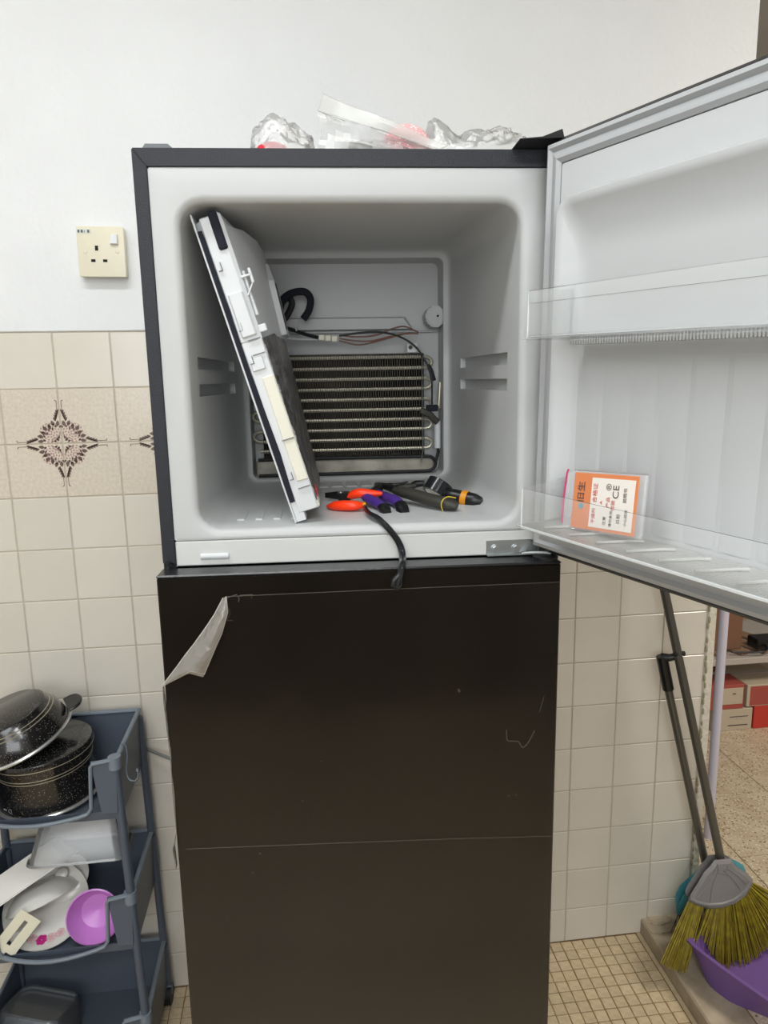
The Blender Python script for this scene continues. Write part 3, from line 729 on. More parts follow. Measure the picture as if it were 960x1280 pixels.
# plastic bags on top
def crumple(prof, cx, cy, z0, rx, ry, hh, seed, m, name, label, n=44, rings=20):
    t = MB(); R = []
    for i in range(rings+1):
        a = i/rings*PI*.5; row = []
        for k in range(n):
            th = 2*PI*k/n; r = math.cos(a)**.6 if i < rings else .02
            x = cx+rx*r*math.cos(th); y = cy+ry*r*math.sin(th)
            pf = prof(x); z = z0+hh*math.sin(a)*pf
            v = Vector((x*28, y*28, z*28+seed)); d = noise.noise(v)*.010+noise.noise(v*2.6)*.006-abs(noise.noise(v*1.7))*.014+noise.noise(v*6)*.002+.005
            z += d*1.0*math.sin(a)+0; x += d*.6*math.cos(th)
            row.append((x, y, max(z, z0+.0004)))
        R.append(row)
    p = (cx, cy, z0); th_ = fthing(name, label, 'plastic bag', p)
    t.loft(R, cap1=True).build('bag_film', m, th_, p, ang=18)
    return th_, p
Z0 = ZT+.0006
lerp = lambda a, b, t: a+(b-a)*t
def prof_pts(pts):
    def f(x):
        if x <= pts[0][0]: return pts[0][1]
        for (a, p), (b_, q) in zip(pts, pts[1:]):
            if x <= b_: return lerp(p, q, (x-a)/(b_-a))
        return pts[-1][1]
    return f
t1, p1 = crumple(prof_pts([(.13, .25), (.155, .9), (.17, 1), (.2, .85), (.225, .55)]), .183, .115, Z0, .045, .04, .056, 3, 'bag', 'plastic_bag', 'small crumpled clear bag with a red patch, standing leftmost on the fridge')
MB().sphere((.170, .088, Z0+.0105), .021, (1, .4, .50), 2).build('red_content', 'red', t1, p1)
t3, p3 = crumple(prof_pts([(.35, 1.7), (.395, 1.35), (.42, .72), (.45, .72), (.48, .78), (.53, .8), (.58, .8)]), .462, .150, Z0, .088, .05, .066, 11, 'bag', 'plastic_bag.001', 'loose clear crumpled bag on the fridge top beside the door hinge')
# zip bag: slanted frosted panel + crumpled body
p2 = (.30, .12, Z0)
t2 = fthing('zip_bag', 'frosted zip bag with pink netting inside, standing in the middle of the fridge top', 'plastic bag', p2)
YZ = .105
A0, A1, A2, A3 = FY(405, 117, YZ), FY(560, 181, YZ), FY(548, 187, YZ), FY(397, 138, YZ)
rr_ = []
for i in range(15):
    t = i/14; top = A0.lerp(A1, t); bot = A3.lerp(A2, t); s_ = .004*math.sin(t*9)
    rr_.append([(bot.x, YZ+s_, bot.z), ((top.x+bot.x)/2, YZ-.002+s_*1.4, (top.z+bot.z)/2), (top.x, YZ+s_, top.z), (top.x, YZ+.002+s_, top.z), (bot.x, YZ+.003+s_, bot.z)])
MB().loft(rr_, cap0=True, cap1=True).build('zip_band', 'bag2', t2, p2)
b = MB(); b.tube([Vector((q.x, YZ-.002, q.z)) for q in (A3, A3.lerp(A2, .5), A2)], .0008, 5).build('zip_line', M['bag2'], t2, p2)
rr_ = []
for i in range(17):
    t = i/16; top = A3.lerp(A2, t); row = []
    for k in range(9):
        s = k/8; z = Z0+(top.z-Z0)*(1-s); d = noise.noise(Vector((t*6, s*5, 1.3)))*.016
        row.append((lerp(A3.x-.001, .392, t)+.004*math.sin(s*5), YZ+.004+d+.01*s, max(Z0+.0005, z)))
    rr_.append(row)
MB().loft(rr_, close=False).build('bag_film', 'bag', t2, p2, ang=20)
MB().sphere((.352, .135, Z0+.030), .030, (1.15, .7, .95), 3).build('pink_netting', 'pinknet', t2, p2)
MB().box((.262, .12, Z0+.0005), (.33, .17, Z0+.016), .004).build('grey_card', mat('grey_card', (120, 116, 112), .7), t2, p2)
b = MB()
for i in range(5):
    pts = bez([(.25+.02*i, .13, Z0+.012+.006*i), (.27+.02*i, .125, Z0+.026+.008*random.random()), (.30+.016*i, .12, Z0+.02)], 4); b.tube(pts, .004, 6, flat=(1, .5))
b.build('folded_film', 'bag', t2, p2)

# ---- tools on the freezer floor
def fz(y): return 1.2838+.0215*max(0, (y-.06))
def grip(pts, rads, m, par, org, name='grip', flat=(.8, 1), n=14, label=None):
    rads = [r*1.22 for r in rads]; P = bez(pts, 5); k = len(P); rr = []
    for i in range(k):
        t = i/(k-1)*(len(rads)-1); j = min(int(t), len(rads)-2); rr.append(lerp(rads[j], rads[j+1], t-j))
    return MB().tube(P, rr, n, flat=flat).build(name, m, par, org, label=label)
def fl_pt(u, v, y, dz=0):   # point on the freezer floor below a pixel column
    p = FY(u, v, y); return Vector((p.x, y, fz(y)+dz))
# orange cutters
o0 = (.25, .17, fz(.17))
oc = fthing('cutting_pliers', 'small cutters with bright orange handles, beside the leaning evaporator cover', 'pliers', o0)
MB().loft([[(.222+a, .232+b_, fz(.2)+.006+c) for a, b_, c in ((0, 0, 0), (.02, -.012, 0), (.02, -.012, .008), (0, 0, .008))], [(.245+a, .205+b_, fz(.2)+.004+c) for a, b_, c in ((0, .014, 0), (.0, -.008, 0), (.0, -.008, .014), (0, .014, .014))], [(.262+a, .20+b_, fz(.2)+.004+c) for a, b_, c in ((0, .016, 0), (.0, -.012, 0), (.0, -.012, .014), (0, .016, .014))]], cap0=True, cap1=True).build('jaw', 'toolsteel', oc, o0)
MB().cyl((.2475, .205, fz(.2)+.016), (.2475, .205, fz(.2)+.020), .005, 14).build('pivot', 'steel', oc, o0)
def G(u, v, y): return FY(u, v, y)
grip([G(432, 623, .20), G(446, 617, .19), G(462, 617, .185), G(478, 617, .18)], [.0045, .0075, .0082, .0062, .003], 'orange', oc, o0)
grip([G(410, 633, .165), G(422, 632, .15), G(440, 632, .14), G(457, 631.5, .14)], [.003, .0072, .0085, .0078, .0035], 'orange', oc, o0)
# purple pliers
u0_ = (.32, .14, fz(.14))
pp = fthing('combination_pliers', 'pliers with purple and black handles, behind the orange cutters', 'pliers', u0_)
grip([G(452, 618, .20), G(462, 624, .17), G(474, 630, .145), G(483, 639, .12)], [.004, .0075, .0075, .0068, .005], 'purple', pp, u0_)
grip([G(468, 613, .22), G(484, 622, .185), G(496, 627, .155), G(505, 640, .125)], [.004, .007, .0085, .0075, .0055], 'purple', pp, u0_)
grip([G(478, 634, .135), G(481, 637, .127), G(484, 640.5, .118)], [.0072, .0078, .0055], 'blackgrip', pp, u0_, 'grip_end')
grip([G(500, 630, .142), G(503, 636, .132), G(506, 642, .12)], [.0078, .0086, .006], 'blackgrip', pp, u0_, 'grip_end')
MB().tube([G(470, 605, .28), G(474, 608, .25), G(472, 613, .22), G(462, 617, .2)], [.003, .007, .009, .006], 8).build('jaw', 'toolsteel', pp, u0_)
grip([G(472, 606, .27), G(492, 606, .26), G(504, 604, .26), G(510, 602, .26)], [.004, .003, .0022, .001], 'blackgrip', pp, u0_, 'cable_end')
# olive black pliers
k0 = (.39, .15, fz(.15))
bp_ = fthing('long_nose_pliers', 'dark olive pliers with a thin yellow outline near the handle end', 'pliers', k0)
grip([G(494, 613, .20), G(512, 617, .175), G(532, 623, .15), G(556, 629, .125), G(571, 633, .115)], [.006, .0092, .0096, .0096, .0100, .0098, .0062], 'darkgrip', bp_, k0)
grip([G(492, 611, .24), G(508, 609, .235), G(520, 607, .235)], [.004, .006, .004], 'darkgrip', bp_, k0)
yl = bez([G(570, 622.5, .112), G(560, 621, .112), G(554, 624.5, .111), G(551.5, 631, .1105), G(553.5, 639, .113)], 5)
MB().tube(yl, .0008, 5).build('yellow_line', 'yellow', bp_, k0)
MB().tube([G(514, 613, .168), G(520, 616, .164), G(525, 618, .160)], .0012, 5).build('yellow_mark', 'amber', bp_, k0)
MB().tube([G(476, 607, .25), G(484, 609, .235), G(495, 612, .215)], [.002, .006, .007], 8).build('jaw', 'toolsteel', bp_, k0)
# screwdriver with amber band
s0 = (.44, .17, fz(.17))
sd = fthing('screwdriver', 'black tool handle with an amber band, nearest the right freezer wall', 'screwdriver', s0)
grip([G(556, 617, .19), G(572, 621, .18), G(586, 624, .17), G(602, 627, .16)], [.006, .0092, .0095, .0095, .0095, .0092, .0055], 'blackgrip', sd, s0, 'handle', (1, 1))
MB().tube([G(577.5, 622, .176), G(584.5, 623.5, .1712)], .0124, 18).build('band', 'amber', sd, s0)
# tape roll
r0_ = (.40, .2, fz(.2))
tr = fthing('tape_roll', 'glossy black tape loop lying between the two dark tool handles', 'tape', r0_)
c = G(547, 611, .205); mxr = Matrix.Translation(c) @ Euler((math.radians(-12), math.radians(38), math.radians(10))).to_matrix().to_4x4()
MB().lathe([(.0165, -.011), (.0215, -.011), (.0215, .011), (.0165, .011), (.0165, -.011)], 40, mxr, False, False).build('tape_band', 'gloss_tape', tr, r0_)
MB().lathe([(.0155, -.0108), (.0164, -.0108), (.0164, .0108), (.0155, .0108), (.0155, -.0108)], 40, mxr, False, False).build('tape_core', 'cardwhite', tr, r0_)
# wire strippers nose bits between (dark)
n0 = (.36, .25, fz(.25))
ws = fthing('wire_stripper', 'small black tool head lying behind the olive pliers', 'stripper', n0)
grip([G(512, 607, .27), G(520, 605, .265), G(530, 604, .26)], [.003, .0065, .005], 'blackgrip', ws, n0, 'handle')
MB().tube([G(500, 608, .275), G(512, 607, .27)], [.002, .0045], 8).build('jaw', 'toolsteel', ws, n0)
MB().loft([[G(512, 633, .12), G(520, 640, .11)], [G(507, 642, .12), G(514, 643, .11)]], close=False).build('clear_scrap', 'yellow', ws, n0) if False else None
# strap hanging over the edge
h0 = (.30, .04, fz(.05))
sp = fthing('plastic_strap', 'black curved strap hanging over the front edge of the freezer', 'strap', h0)
pts = bez([(.281, .118, fz(.118)+.0115), (.286, .085, fz(.08)+.0075), (.297, .050, 1.2905), (.310, .036, 1.279), (.3225, .034, 1.262), (.328, .031, 1.2475), (.3275, .018, 1.2385), (.325, -.001, 1.2365), (.3215, -.0085, 1.2255), (.316, -.009, 1.204)], 5)
k = len(pts); MB().tube(pts, [.0044+.0018*(i/k) for i in range(k-4)]+[.0065, .0068, .006, .0032], 10, flat=(1, .75)).build('strap_band', 'gloss_tape', sp, h0)
MB().tube([(.3225, -.0095, 1.228), (.313, -.0105, 1.218), (.3105, -.0105, 1.209)], [.003, .0045, .0035], 8).build('strap_tip', 'blackgrip', sp, h0)
MB().box((.2785, .112, fz(.118)+.013), (.2835, .122, fz(.118)+.0175), .0008).build('strap_clasp', 'amber', sp, h0)

# ================================================================== WALL SOCKET
so = thing('wall_socket', 'ivory square socket with a rocker switch on the painted wall', 'socket', (.1195, -.002, 1.7445), (0, 0, 0))
so.rotation_euler = (0, math.radians(0.6), 0)
sx_, sz_ = .0445, .0475
MB().box((-sx_, -.020, -sz_), (sx_, 0, sz_), .0025, seg=2).build('back_box', 'socket', so)
MB().box((-sx_-.001, -.0262, -sz_-.001), (sx_+.001, -.0205, sz_+.001), .002, seg=2).build('face_plate', 'socket', so)
rk = MB().box((-.008, -.0285, -.0105), (.008, -.0255, .0105), .001, Matrix.Translation((.0265, 0, .0235)))
rk.build('switch_frame', 'socket', so)
MB().loft([[(.0195, -.028, .014), (.0335, -.028, .014), (.0335, -.028, .033), (.0195, -.028, .033)], [(.020, -.034, .0145), (.033, -.034, .0145), (.033, -.0295, .0325), (.020, -.0295, .0325)]], cap0=True, cap1=True).build('rocker_switch', 'white', so)
for (a, b_, c, d) in ((-.0085, .0065, .003, .0048), (-.0165, -.0175, .0042, .0026), (.0065, -.0175, .0042, .0026)):
    MB().box((a-c, -.0266, b_-d), (a+c, -.0258, b_+d)).build('pin_slot', 'dark', so)
for (x, z) in ((-.031, -.001), (.031, .0005)):
    MB().lathe([(.0042, 0), (.0042, .0006), (.0036, .001)], 16, Matrix.Translation((x, -.026, z)) @ Matrix.Rotation(PI/2, 4, 'X')).build('screw_cap', 'socket', so)
MB().box((-.0435, -.0266, .0335), (-.0165, -.0260, .0425)).build('sticker', mat('sticker_ground', (206, 208, 196), .5), so)
for i in range(4): MB().box((-.0425+i*.0062, -.0269, .0355), (-.0385+i*.0062, -.0265, .0410)).build('sticker_mark', 'sticker', so) if i != 2 else MB().box((-.0305, -.0269, .036), (-.0285, -.0265, .0395)).build('sticker_mark', 'teal', so)

# power cord behind
_inv = lambda p: ((p[0]-X0)*cT+(p[1]-Y0)*sT, -(p[0]-X0)*sT+(p[1]-Y0)*cT, p[2])
MB().tube([_inv(p) for p in bez([(.09, -.008, .665), (.115, -.012, .656), (.15, -.03, .648), (.19, -.045, .636), (.26, -.05, .60), (.32, -.055, .58)], 6)], .0038, 8).build('power_cord', mat('grey_cord', (120, 120, 116), .5), fr, label='grey power cord')

# ================================================================== TROLLEY
TX0, TX1, TY0, TY1 = -.195, .116, -.245, -.032
tro = (-.04, -.14, 0)
tl = thing('storage_trolley', 'grey three-tier plastic trolley standing left of the fridge', 'trolley', tro)
for zr, xo in ((.760, .0), (.460, .006), (.170, .014)):
    X1 = TX1+xo; XX0 = TX0-xo*.5; zf = zr-.130; zl = zr-.112; ins = .004
    b = MB(); t = .003
    # floor, back, sides, front lip (walls taper inwards to the floor)
    b.box((XX0+ins, TY0+ins, zf), (X1-ins, TY1-ins, zf+.003))
    def wall(a0, a1, b0, b1, nx, ny):
        b.loft([[(a0[0], a0[1], a0[2]), (a1[0], a1[1], a1[2]), (a1[0]+nx*t, a1[1]+ny*t, a1[2]), (a0[0]+nx*t, a0[1]+ny*t, a0[2])],
                [(b0[0], b0[1], b0[2]), (b1[0], b1[1], b1[2]), (b1[0]+nx*t, b1[1]+ny*t, b1[2]), (b0[0]+nx*t, b0[1]+ny*t, b0[2])]], cap0=True, cap1=True)
    wall((XX0+ins, TY1-ins, zf), (X1-ins, TY1-ins, zf), (XX0, TY1, zr), (X1, TY1, zr), 0, 1)
    wall((X1-ins, TY0+ins, zf), (X1-ins, TY1-ins, zf), (X1, TY0, zr), (X1, TY1, zr), 1, 0)
    wall((XX0+ins, TY0+ins, zf), (XX0+ins, TY1-ins, zf), (XX0, TY0, zr), (XX0, TY1, zr), -1, 0)
    cw = .048
    wall((XX0+ins, TY0+ins, zf), (X1-ins, TY0+ins, zf), (XX0, TY0+.002, zl), (X1, TY0+.002, zl), 0, -1)
    wall((X1-ins-.03, TY0+ins-.009, zl), (X1-.004, TY0+ins-.009, zl), (X1-cw, TY0, zr-.002), (X1, TY0, zr), 0, -1)
    wall((XX0+.004, TY0+ins-.009, zl), (XX0+ins+.03, TY0+ins-.009, zl), (XX0, TY0, zr), (XX0+cw, TY0, zr-.002), 0, -1)
    ty = b.build('tray', 'trolley', tl, tro)
    rp = [(X1, TY1, zr), (X1+.001, TY0+.012, zr), (X1-.010, TY0-.003, zr-.001), (X1-cw+.004, TY0-.004, zr-.006), (X1-cw, TY0-.004, zr-.012), (X1-cw-.006, TY0-.004, zl+.012), (X1-cw-.014, TY0-.006, zl+.001)]
    arc = []
    xa_, xb_ = X1-cw-.014, XX0+cw+.014
    for k in range(1, 12):
        q = k/12; arc.append((lerp(xa_, xb_, q), TY0-.006-.022*math.sin(PI*q), zl-.001))
    mir = [(XX0+X1-p[0], p[1], p[2]) for p in rp[::-1]]
    loop = rp+arc+mir+[(X1, TY1, zr)]
    MB().tube(loop, .0052, 8, flat=(.8, 1)).build('rim', 'trolley_rim', ty, tro)
    # bulging front apron following the rim
    ap = MB(); rr_ = []
    for p in [rp[-1]]+arc+[mir[0]]: rr_.append([(p[0], p[1], p[2]), (p[0]*.98, TY0+ins*.5, zf+.004)])
    ap.loft(rr_, close=False).build('front_apron', 'trolley', ty, tro)
    for xx in (X1-.004, XX0+.004):
        MB().tube([(xx, TY0+.004, zr-.022), (xx, TY0+.004, zr+.003)], .0125, 14).build('post_socket', 'trolley_rim', ty, tro)
for (xa_, xb_, y) in ((.112, .130, TY0+.004), (.116, .132, TY1-.006), (-.191, -.204, TY0+.004), (-.193, -.205, TY1-.006)):
    for (z1_, z0_) in ((.745, .455), (.445, .165), (.155, .045)):
        f = lambda z: lerp(xb_, xa_, z/.76)
        MB().cyl((f(z1_), y, z1_), (f(z0_), y, z0_), .0088, 14).build('post', 'trolley', tl, tro)
for (x, y) in ((.128, TY0+.01), (.128, TY1-.012), (-.20, TY0+.01), (-.20, TY1-.012)):
    w_ = MB().cyl((x-.011, y, .024), (x+.011, y, .024), .024, 20).build('caster', 'rubber', tl, tro)
    MB().box((x-.014, y-.006, .024), (x+.014, y+.006, .05), .002).build('caster_fork', 'trolley', w_, tro)
hk = MB().tube(bez([(.118, -.205, .768), (.124, -.200, .764), (.126, -.2, .74), (.123, -.205, .712), (.128, -.21, .694), (.140, -.212, .690), (.147, -.212, .700), (.146, -.212, .712)], 5), .0016, 8)
hk.tube([(.146, -.212, .711), (.146, -.212, .715)], .003, 8)
tag(hk.build('hanging_hook', 'trolley_rim'), 'small grey hook hanging from the right rim of the trolley', 'hook')

# ---- pots on the top tray
PZ = .6345
def pot(name, label, loc, rot, R0, R1, H, bands, handle_angs, txt=None):
    o = thing(name, label, 'pot', loc, rot)
    t = .003
    prof = [(R0-.006, H-.002), (R0, H-.006), (R0+.003, H-.014), (R1-.012, H*.55), (R1-.004, H*.2), (R1-.002, .004), (R1-.005, .004), (R1-.008, H*.2), (R1-.016, H*.55), (R0-.002, H-.014), (R0-.006, H-.008)]
    MB().lathe([(.001, H-.002)]+prof+[(.001, H-.008)], 56, None, True, True).build('pot_body', 'enamel', o)
    MB().lathe([(R1-.006, 0), (R1+.003, 0), (R1+.004, .003), (R1+.002, .006), (R1-.006, .005), (R1-.006, 0)], 56, None, False, False).build('pot_rim', 'silver', o)
    def rad(z):
        pr_ = prof[2:6]
        for (a, za_), (b_, zb_) in zip(pr_, pr_[1:]):
            if zb_ <= z <= za_: return lerp(a, b_, (za_-z)/(za_-zb_))
        return R0
    for zb_ in bands:
        r = rad(zb_)+.0004; MB().lathe([(r-.001, zb_-.0008), (r+.0006, zb_-.0006), (r+.0006, zb_+.0006), (r-.001, zb_+.0008)], 56, None, False, False).build('band', 'goldline', o)
    for ha in handle_angs:
        c, s = math.cos(ha), math.sin(ha); rr = R1
        pts = bez([((rr-.002)*c-.028*s, (rr-.002)*s+.028*c, .014), ((rr+.018)*c-.024*s, (rr+.018)*s+.024*c, .014), ((rr+.026)*c, (rr+.026)*s, .014), ((rr+.018)*c+.024*s, (rr+.018)*s-.024*c, .014), ((rr-.002)*c+.028*s, (rr-.002)*s-.028*c, .014)], 5)
        MB().tube(pts, .0055, 8, flat=(.7, 1.1)).loft([[(p[0], p[1], p[2]-.003) for p in pts], [(p[0], p[1], p[2]+.003) for p in pts]], cap0=True, cap1=True).build('pot_handle', 'blackgrip', o)
    return o
lp = pot('cooking_pot', 'large speckled black pot turned upside down on the top tray', (-.050, -.1385, .642), (math.radians(2), math.radians(-3), 0), .096, .1015, .118, [.100, .078, .071], [math.radians(-200)])
up = pot('cooking_pot.001', 'smaller speckled black pot tipped upside down on top of the large pot', (-.096, -.150, .774), (math.radians(8), math.radians(-16), 0), .076, .104, .068, [.050, .044], [math.radians(24)])
# lettering near the rim of the lower pot, upside down as the pot is
def pot_text(s, ang, z, R, size, par):
    mx = Matrix.Rotation(ang, 4, 'Z') @ Matrix.Translation((R, 0, z)) @ Matrix.Rotation(PI/2, 4, 'Z') @ Matrix.Rotation(PI/2, 4, 'X') @ Matrix.Rotation(PI, 4, 'Z')
    text(s, 'lettering', 'silver', par, mx, size, .0003)
pot_text('D', math.radians(-118), .020, .1008, .014, lp); pot_text('ess', math.radians(-126), .019, .1008, .009, lp)

# ---- things on the middle tray
def wedge_tub(name, label, cat, loc, rot, sx, sy, h, m, taper=.82, r=.02, lipm=None):
    """open tub (opening up in its own frame)"""
    o = thing(name, label, cat, loc, rot); R_ = []
    def ring(fx_, fy_, z, rr): return [(p[0], p[2], z) for p in rrect(-fx_/2, fx_/2, -fy_/2, fy_/2, rr, 0)]
    R_ = [ring(sx*taper-.004, sy*taper-.004, 0, r*.8), ring(sx*taper, sy*taper, .003, r*.8), ring(sx, sy, h, r), ring(sx+.008, sy+.008, h+.001, r+.004), ring(sx+.008, sy+.008, h+.003, r+.004), ring(sx-.003, sy-.003, h+.002, r), ring(sx*taper-.003, sy*taper-.003, .005, r*.8)]
    MB().loft(R_, cap0=True, cap1=True).build('shell', m, o)
    if lipm:
        MB().loft([ring(sx+.0085, sy+.0085, h-.002, r+.004), ring(sx+.011, sy+.011, h+.003, r+.004), ring(sx+.0, sy+.0, h+.004, r), ring(sx+.0, sy+.0, h+.002, r)]).build('lip', lipm, o)
    return o
MZ = .3335
wedge_tub('plastic_tub', 'frosted clear tub upside down above the dishes on the middle tray', 'tub', (.005, -.125, .585), (math.radians(168), math.radians(4), math.radians(6)), .19, .13, .085, 'frost', .8, .022, 'frost')
wedge_tub('white_dish', 'rectangular white dish tipped over at the left of the middle tray', 'dish', (-.122, -.135, .485), (math.radians(150), math.radians(-26), math.radians(18)), .165, .12, .05, 'ceramic', .78, .02)
def bowl(name, label, cat, loc, rot, prof, m, n=48):
    o = thing(name, label, cat, loc, rot)
    MB().lathe(prof, n, None, True, True).build('shell', m, o); return o
dp = lambda R_, h, t=.003, foot=.4: [(.001, 0), (R_*foot, 0), (R_*.62, h*.16), (R_*.88, h*.6), (R_, h), (R_-.001, h+.0015), (R_-t, h), (R_*.86-t, h*.6+t*.4), (R_*.58, h*.16+t), (.001, t+.001)]
bowl('white_bowl', 'shallow white bowl lying under the tipped rectangular dish', 'bowl', (-.100, -.135, .425), (math.radians(160), math.radians(-20), 0), dp(.075, .035), 'ceramic')
kb_ = bowl('pot_lid', 'small white lid with a round knob between the dish and the purple bowl', 'lid', (-.052, -.108, .412), (math.radians(35), math.radians(-8), 0), [(.001, .012), (.03, .010), (.048, .002), (.05, 0), (.046, -.002), (.001, .006)], 'ceramic')
MB().lathe([(.006, .010), (.006, .018), (.013, .022), (.014, .026), (.009, .030), (.001, .031)], 24, None, True, True).build('knob', 'ceramic', kb_)
pl = bowl('floral_bowl', 'large white bowl with pink flower print leaning at the front of the middle tray', 'bowl', (-.078, -.148, .372), (math.radians(40), math.radians(4), 0), dp(.086, .028, .003, .35), 'ceramic')
# printed flowers on the rim of the big bowl (its inner slope, near the front)
def petal_flower(par, x, y, R_, m, n=6, solid=True):
    b = MB(); sl = math.atan2(.012, .022)
    for k in range(n):
        a = 2*PI*k/n; px, py = x+R_*.55*math.cos(a), y+R_*.55*math.sin(a)
        r2 = math.hypot(px, py); zz = lerp(.0075, .0198, (r2-.0499)/.0258)+.0012
        m_ = Matrix.Translation((px, py, zz)) @ Matrix.Rotation(math.atan2(py, px), 4, 'Z') @ Matrix.Rotation(-sl, 4, 'Y')
        if solid: b.lathe([(R_*.5, 0), (R_*.5, .0003)], 10, m_)
        else: b.lathe([(R_*.48, 0), (R_*.5, .0003), (R_*.36, .0003), (R_*.36, 0)], 12, m_, False, False)
    b.build('flower_print', m, par)
for ang_, R_, m_, so_ in ((-88, .011, 'pinkflower', True), (-106, .010, 'palepink', False), (-71, .010, 'palepink', False), (-54, .009, 'palepink', False), (-123, .008, 'palepink', False)):
    a = math.radians(ang_); petal_flower(pl, .063*math.cos(a), .063*math.sin(a), R_, m_, 6, so_)
bowl('lilac_bowl', 'lilac purple plastic bowl tipped on its side beside the trolley post', 'bowl', (.033, -.176, .379), (math.radians(70), math.radians(6), 0), [(.001, 0), (.022, 0), (.036, .010), (.048, .028), (.053, .046), (.055, .047), (.052, .049), (.045, .028), (.033, .012), (.001, .004)], 'lilac')
st_ = thing('slotted_turner', 'white slotted turner lying against the floral bowl', 'spatula')
sp0 = WY(21, 1167, -.236)
st_.matrix_world = Matrix.Translation(sp0) @ Matrix.Rotation(math.radians(42), 4, 'Y') @ Matrix.Rotation(math.radians(-14), 4, 'X')
bl = MB().box((-.024, 0, -.040), (-.004, .0022, .042), .0008).box((.004, 0, -.040), (.024, .0022, .042), .0008).box((-.0045, .0001, -.040), (.0045, .0021, -.026)).box((-.0045, .0001, .028), (.0045, .0021, .042))
bl.build('blade', 'ivory', st_)
MB().box((-.006, 0, -.10), (.006, .004, -.034), .0015).build('handle', 'ivory', st_)
wedge_tub('clear_box', 'smoky clear plastic box on the bottom tray', 'tub', (-.125, -.135, .128), (math.radians(165), math.radians(6), math.radians(-14)), .17, .14, .08, 'smoke', .8, .03, 'smoke')

# ================================================================== BROOMS, DUSTPAN
def ext(a, b, z):  # continue the line a->b to height z
    t = (z-a.z)/(b.z-a.z); return a.lerp(b, t)
A = WY(903, 1084, -.13); Bq = WY(832, 745, -.055)
b0 = (1.497, -.13, .04)
br = thing('broom', 'olive-bristled broom with a grey fan head, leaning on the tiled wall', 'broom', b0)
topA = ext(A, Bq, 1.33)
MB().tube([A, topA], .0105, 14).build('handle', 'polegrey', br, b0)
# fan head outline in a tilted plane
def HP(u, v, dy=0): return WY(u, v, -.135-.04*(v-1084)/130+dy)
top = [(893, 1078), (914, 1076)]
ring_pts = [(893, 1075), (914, 1073), (919, 1082), (934, 1092), (941, 1099), (941, 1105), (933, 1119), (918, 1130), (902, 1135), (886, 1136), (871, 1132), (860, 1126), (863, 1118), (872, 1104), (880, 1090), (888, 1082)]
f0 = [HP(u, v, .012) for u, v in ring_pts]; f1 = [HP(u, v, -.012) for u, v in ring_pts]
cen = Vector((0, 0, 0))
for p in f1: cen += p
cen /= len(f1)
mid0 = [p.lerp(cen, .12)+Vector((0, -.007, 0)) for p in f1]
MB().loft([[p.lerp(cen, .1)+Vector((0, .024+.004, 0)) for p in f1], f0, f1, mid0], cap0=True, cap1=True).build('broom_head', 'broomgrey', br, b0)
b = MB()
for l in ([(896, 1084), (886, 1105), (872, 1122)], [(899, 1086), (890, 1110), (888, 1126)], [(905, 1088), (916, 1098), (926, 1112)], [(909, 1085), (922, 1094), (932, 1104)], [(897, 1080), (898, 1090), (907, 1092), (910, 1082)]):
    b.tube([HP(u, v, -.0185) for u, v in l], .0016, 6)
arc = [(862, 1123), (872, 1128), (886, 1131), (902, 1130), (917, 1125), (931, 1114), (939, 1102)]
b.tube([HP(u, v, -.0175) for u, v in arc], .0042, 8); b.tube([A+Vector((.0005, 0, -.006)), A.lerp(Bq, .035)], [.0155, .0125], 14)
b.build('head_rib', 'broomgrey', br, b0)
bottoms = [(826, 1203), (834, 1209), (842, 1213), (850, 1216), (857, 1216), (862, 1196), (868, 1180), (876, 1170), (886, 1188), (896, 1205), (906, 1213), (918, 1215), (928, 1213), (938, 1204), (950, 1194), (962, 1182), (972, 1165), (980, 1145), (984, 1130)]
def bot(t):
    k = t*(len(bottoms)-1); i = min(int(k), len(bottoms)-2); return [lerp(a, b_, k-i) for a, b_ in zip(bottoms[i], bottoms[i+1])]
def top_(t):
    k = t*(len(arc)-1); i = min(int(k), len(arc)-2); return [lerp(a, b_, k-i) for a, b_ in zip(arc[i], arc[i+1])]
for k in range(46):
    t = (k+.5)/46; tu = top_(t); bu = bot(t)
    if .27 < t < .33: continue
    b = MB()
    for q in range(17):
        s = random.uniform(-.012, .012); dy = random.uniform(-.012, .014)
        ta = max(0, min(1, t+s)); a_ = HP(*top_(ta), dy*.5); bb = bot(max(0, min(1, t+s*1.3)))
        e_ = HP(bb[0]+random.uniform(-1.2, 1.2), bb[1]+random.uniform(-5, 2), dy*1.6)
        if e_.z < .046: e_ = a_.lerp(e_, (a_.z-.046)/(a_.z-e_.z))
        m_ = a_.lerp(e_, .5)+Vector((random.uniform(-.001, .001), random.uniform(-.002, .002), 0))
        b.tube([a_, m_, e_], [.0013, .0012, .0009], 4, cap=False)
    b.build('bristle_tuft', 'bristle', br, b0)
# second brush, teal head with black bristles
C1 = WY(884, 1090, -.072); C2 = WY(827, 822, -.05)
c0 = (1.49, -.06, .04)
tb = thing('long_brush', 'teal brush with black bristles on a grey pole behind the broom', 'brush', c0)
MB().tube([C1, C1.lerp(C2, .93)], .0098, 14).build('handle', 'polegrey', tb, c0)
D1 = C1.lerp(C2, .86)
MB().tube([D1, C2+Vector((0, 0, .004))], .0135, 16).build('handle_grip', 'blackgrip', tb, c0)
E_ = WY(852, 818, -.068)
MB().tube([C2, WY(838, 822, -.062), E_], [.0115, .009, .008], 12).tube([WY(843, 817, -.075), WY(855, 817, -.072)], .0065, 10).build('pole_clip', 'blackgrip', tb, c0)
hd = [(846, 1143), (847, 1132), (853, 1120), (866, 1108), (884, 1093), (905, 1080), (920, 1076), (929, 1081), (934, 1093), (928, 1112), (900, 1130), (870, 1140)]
yb_ = -.062
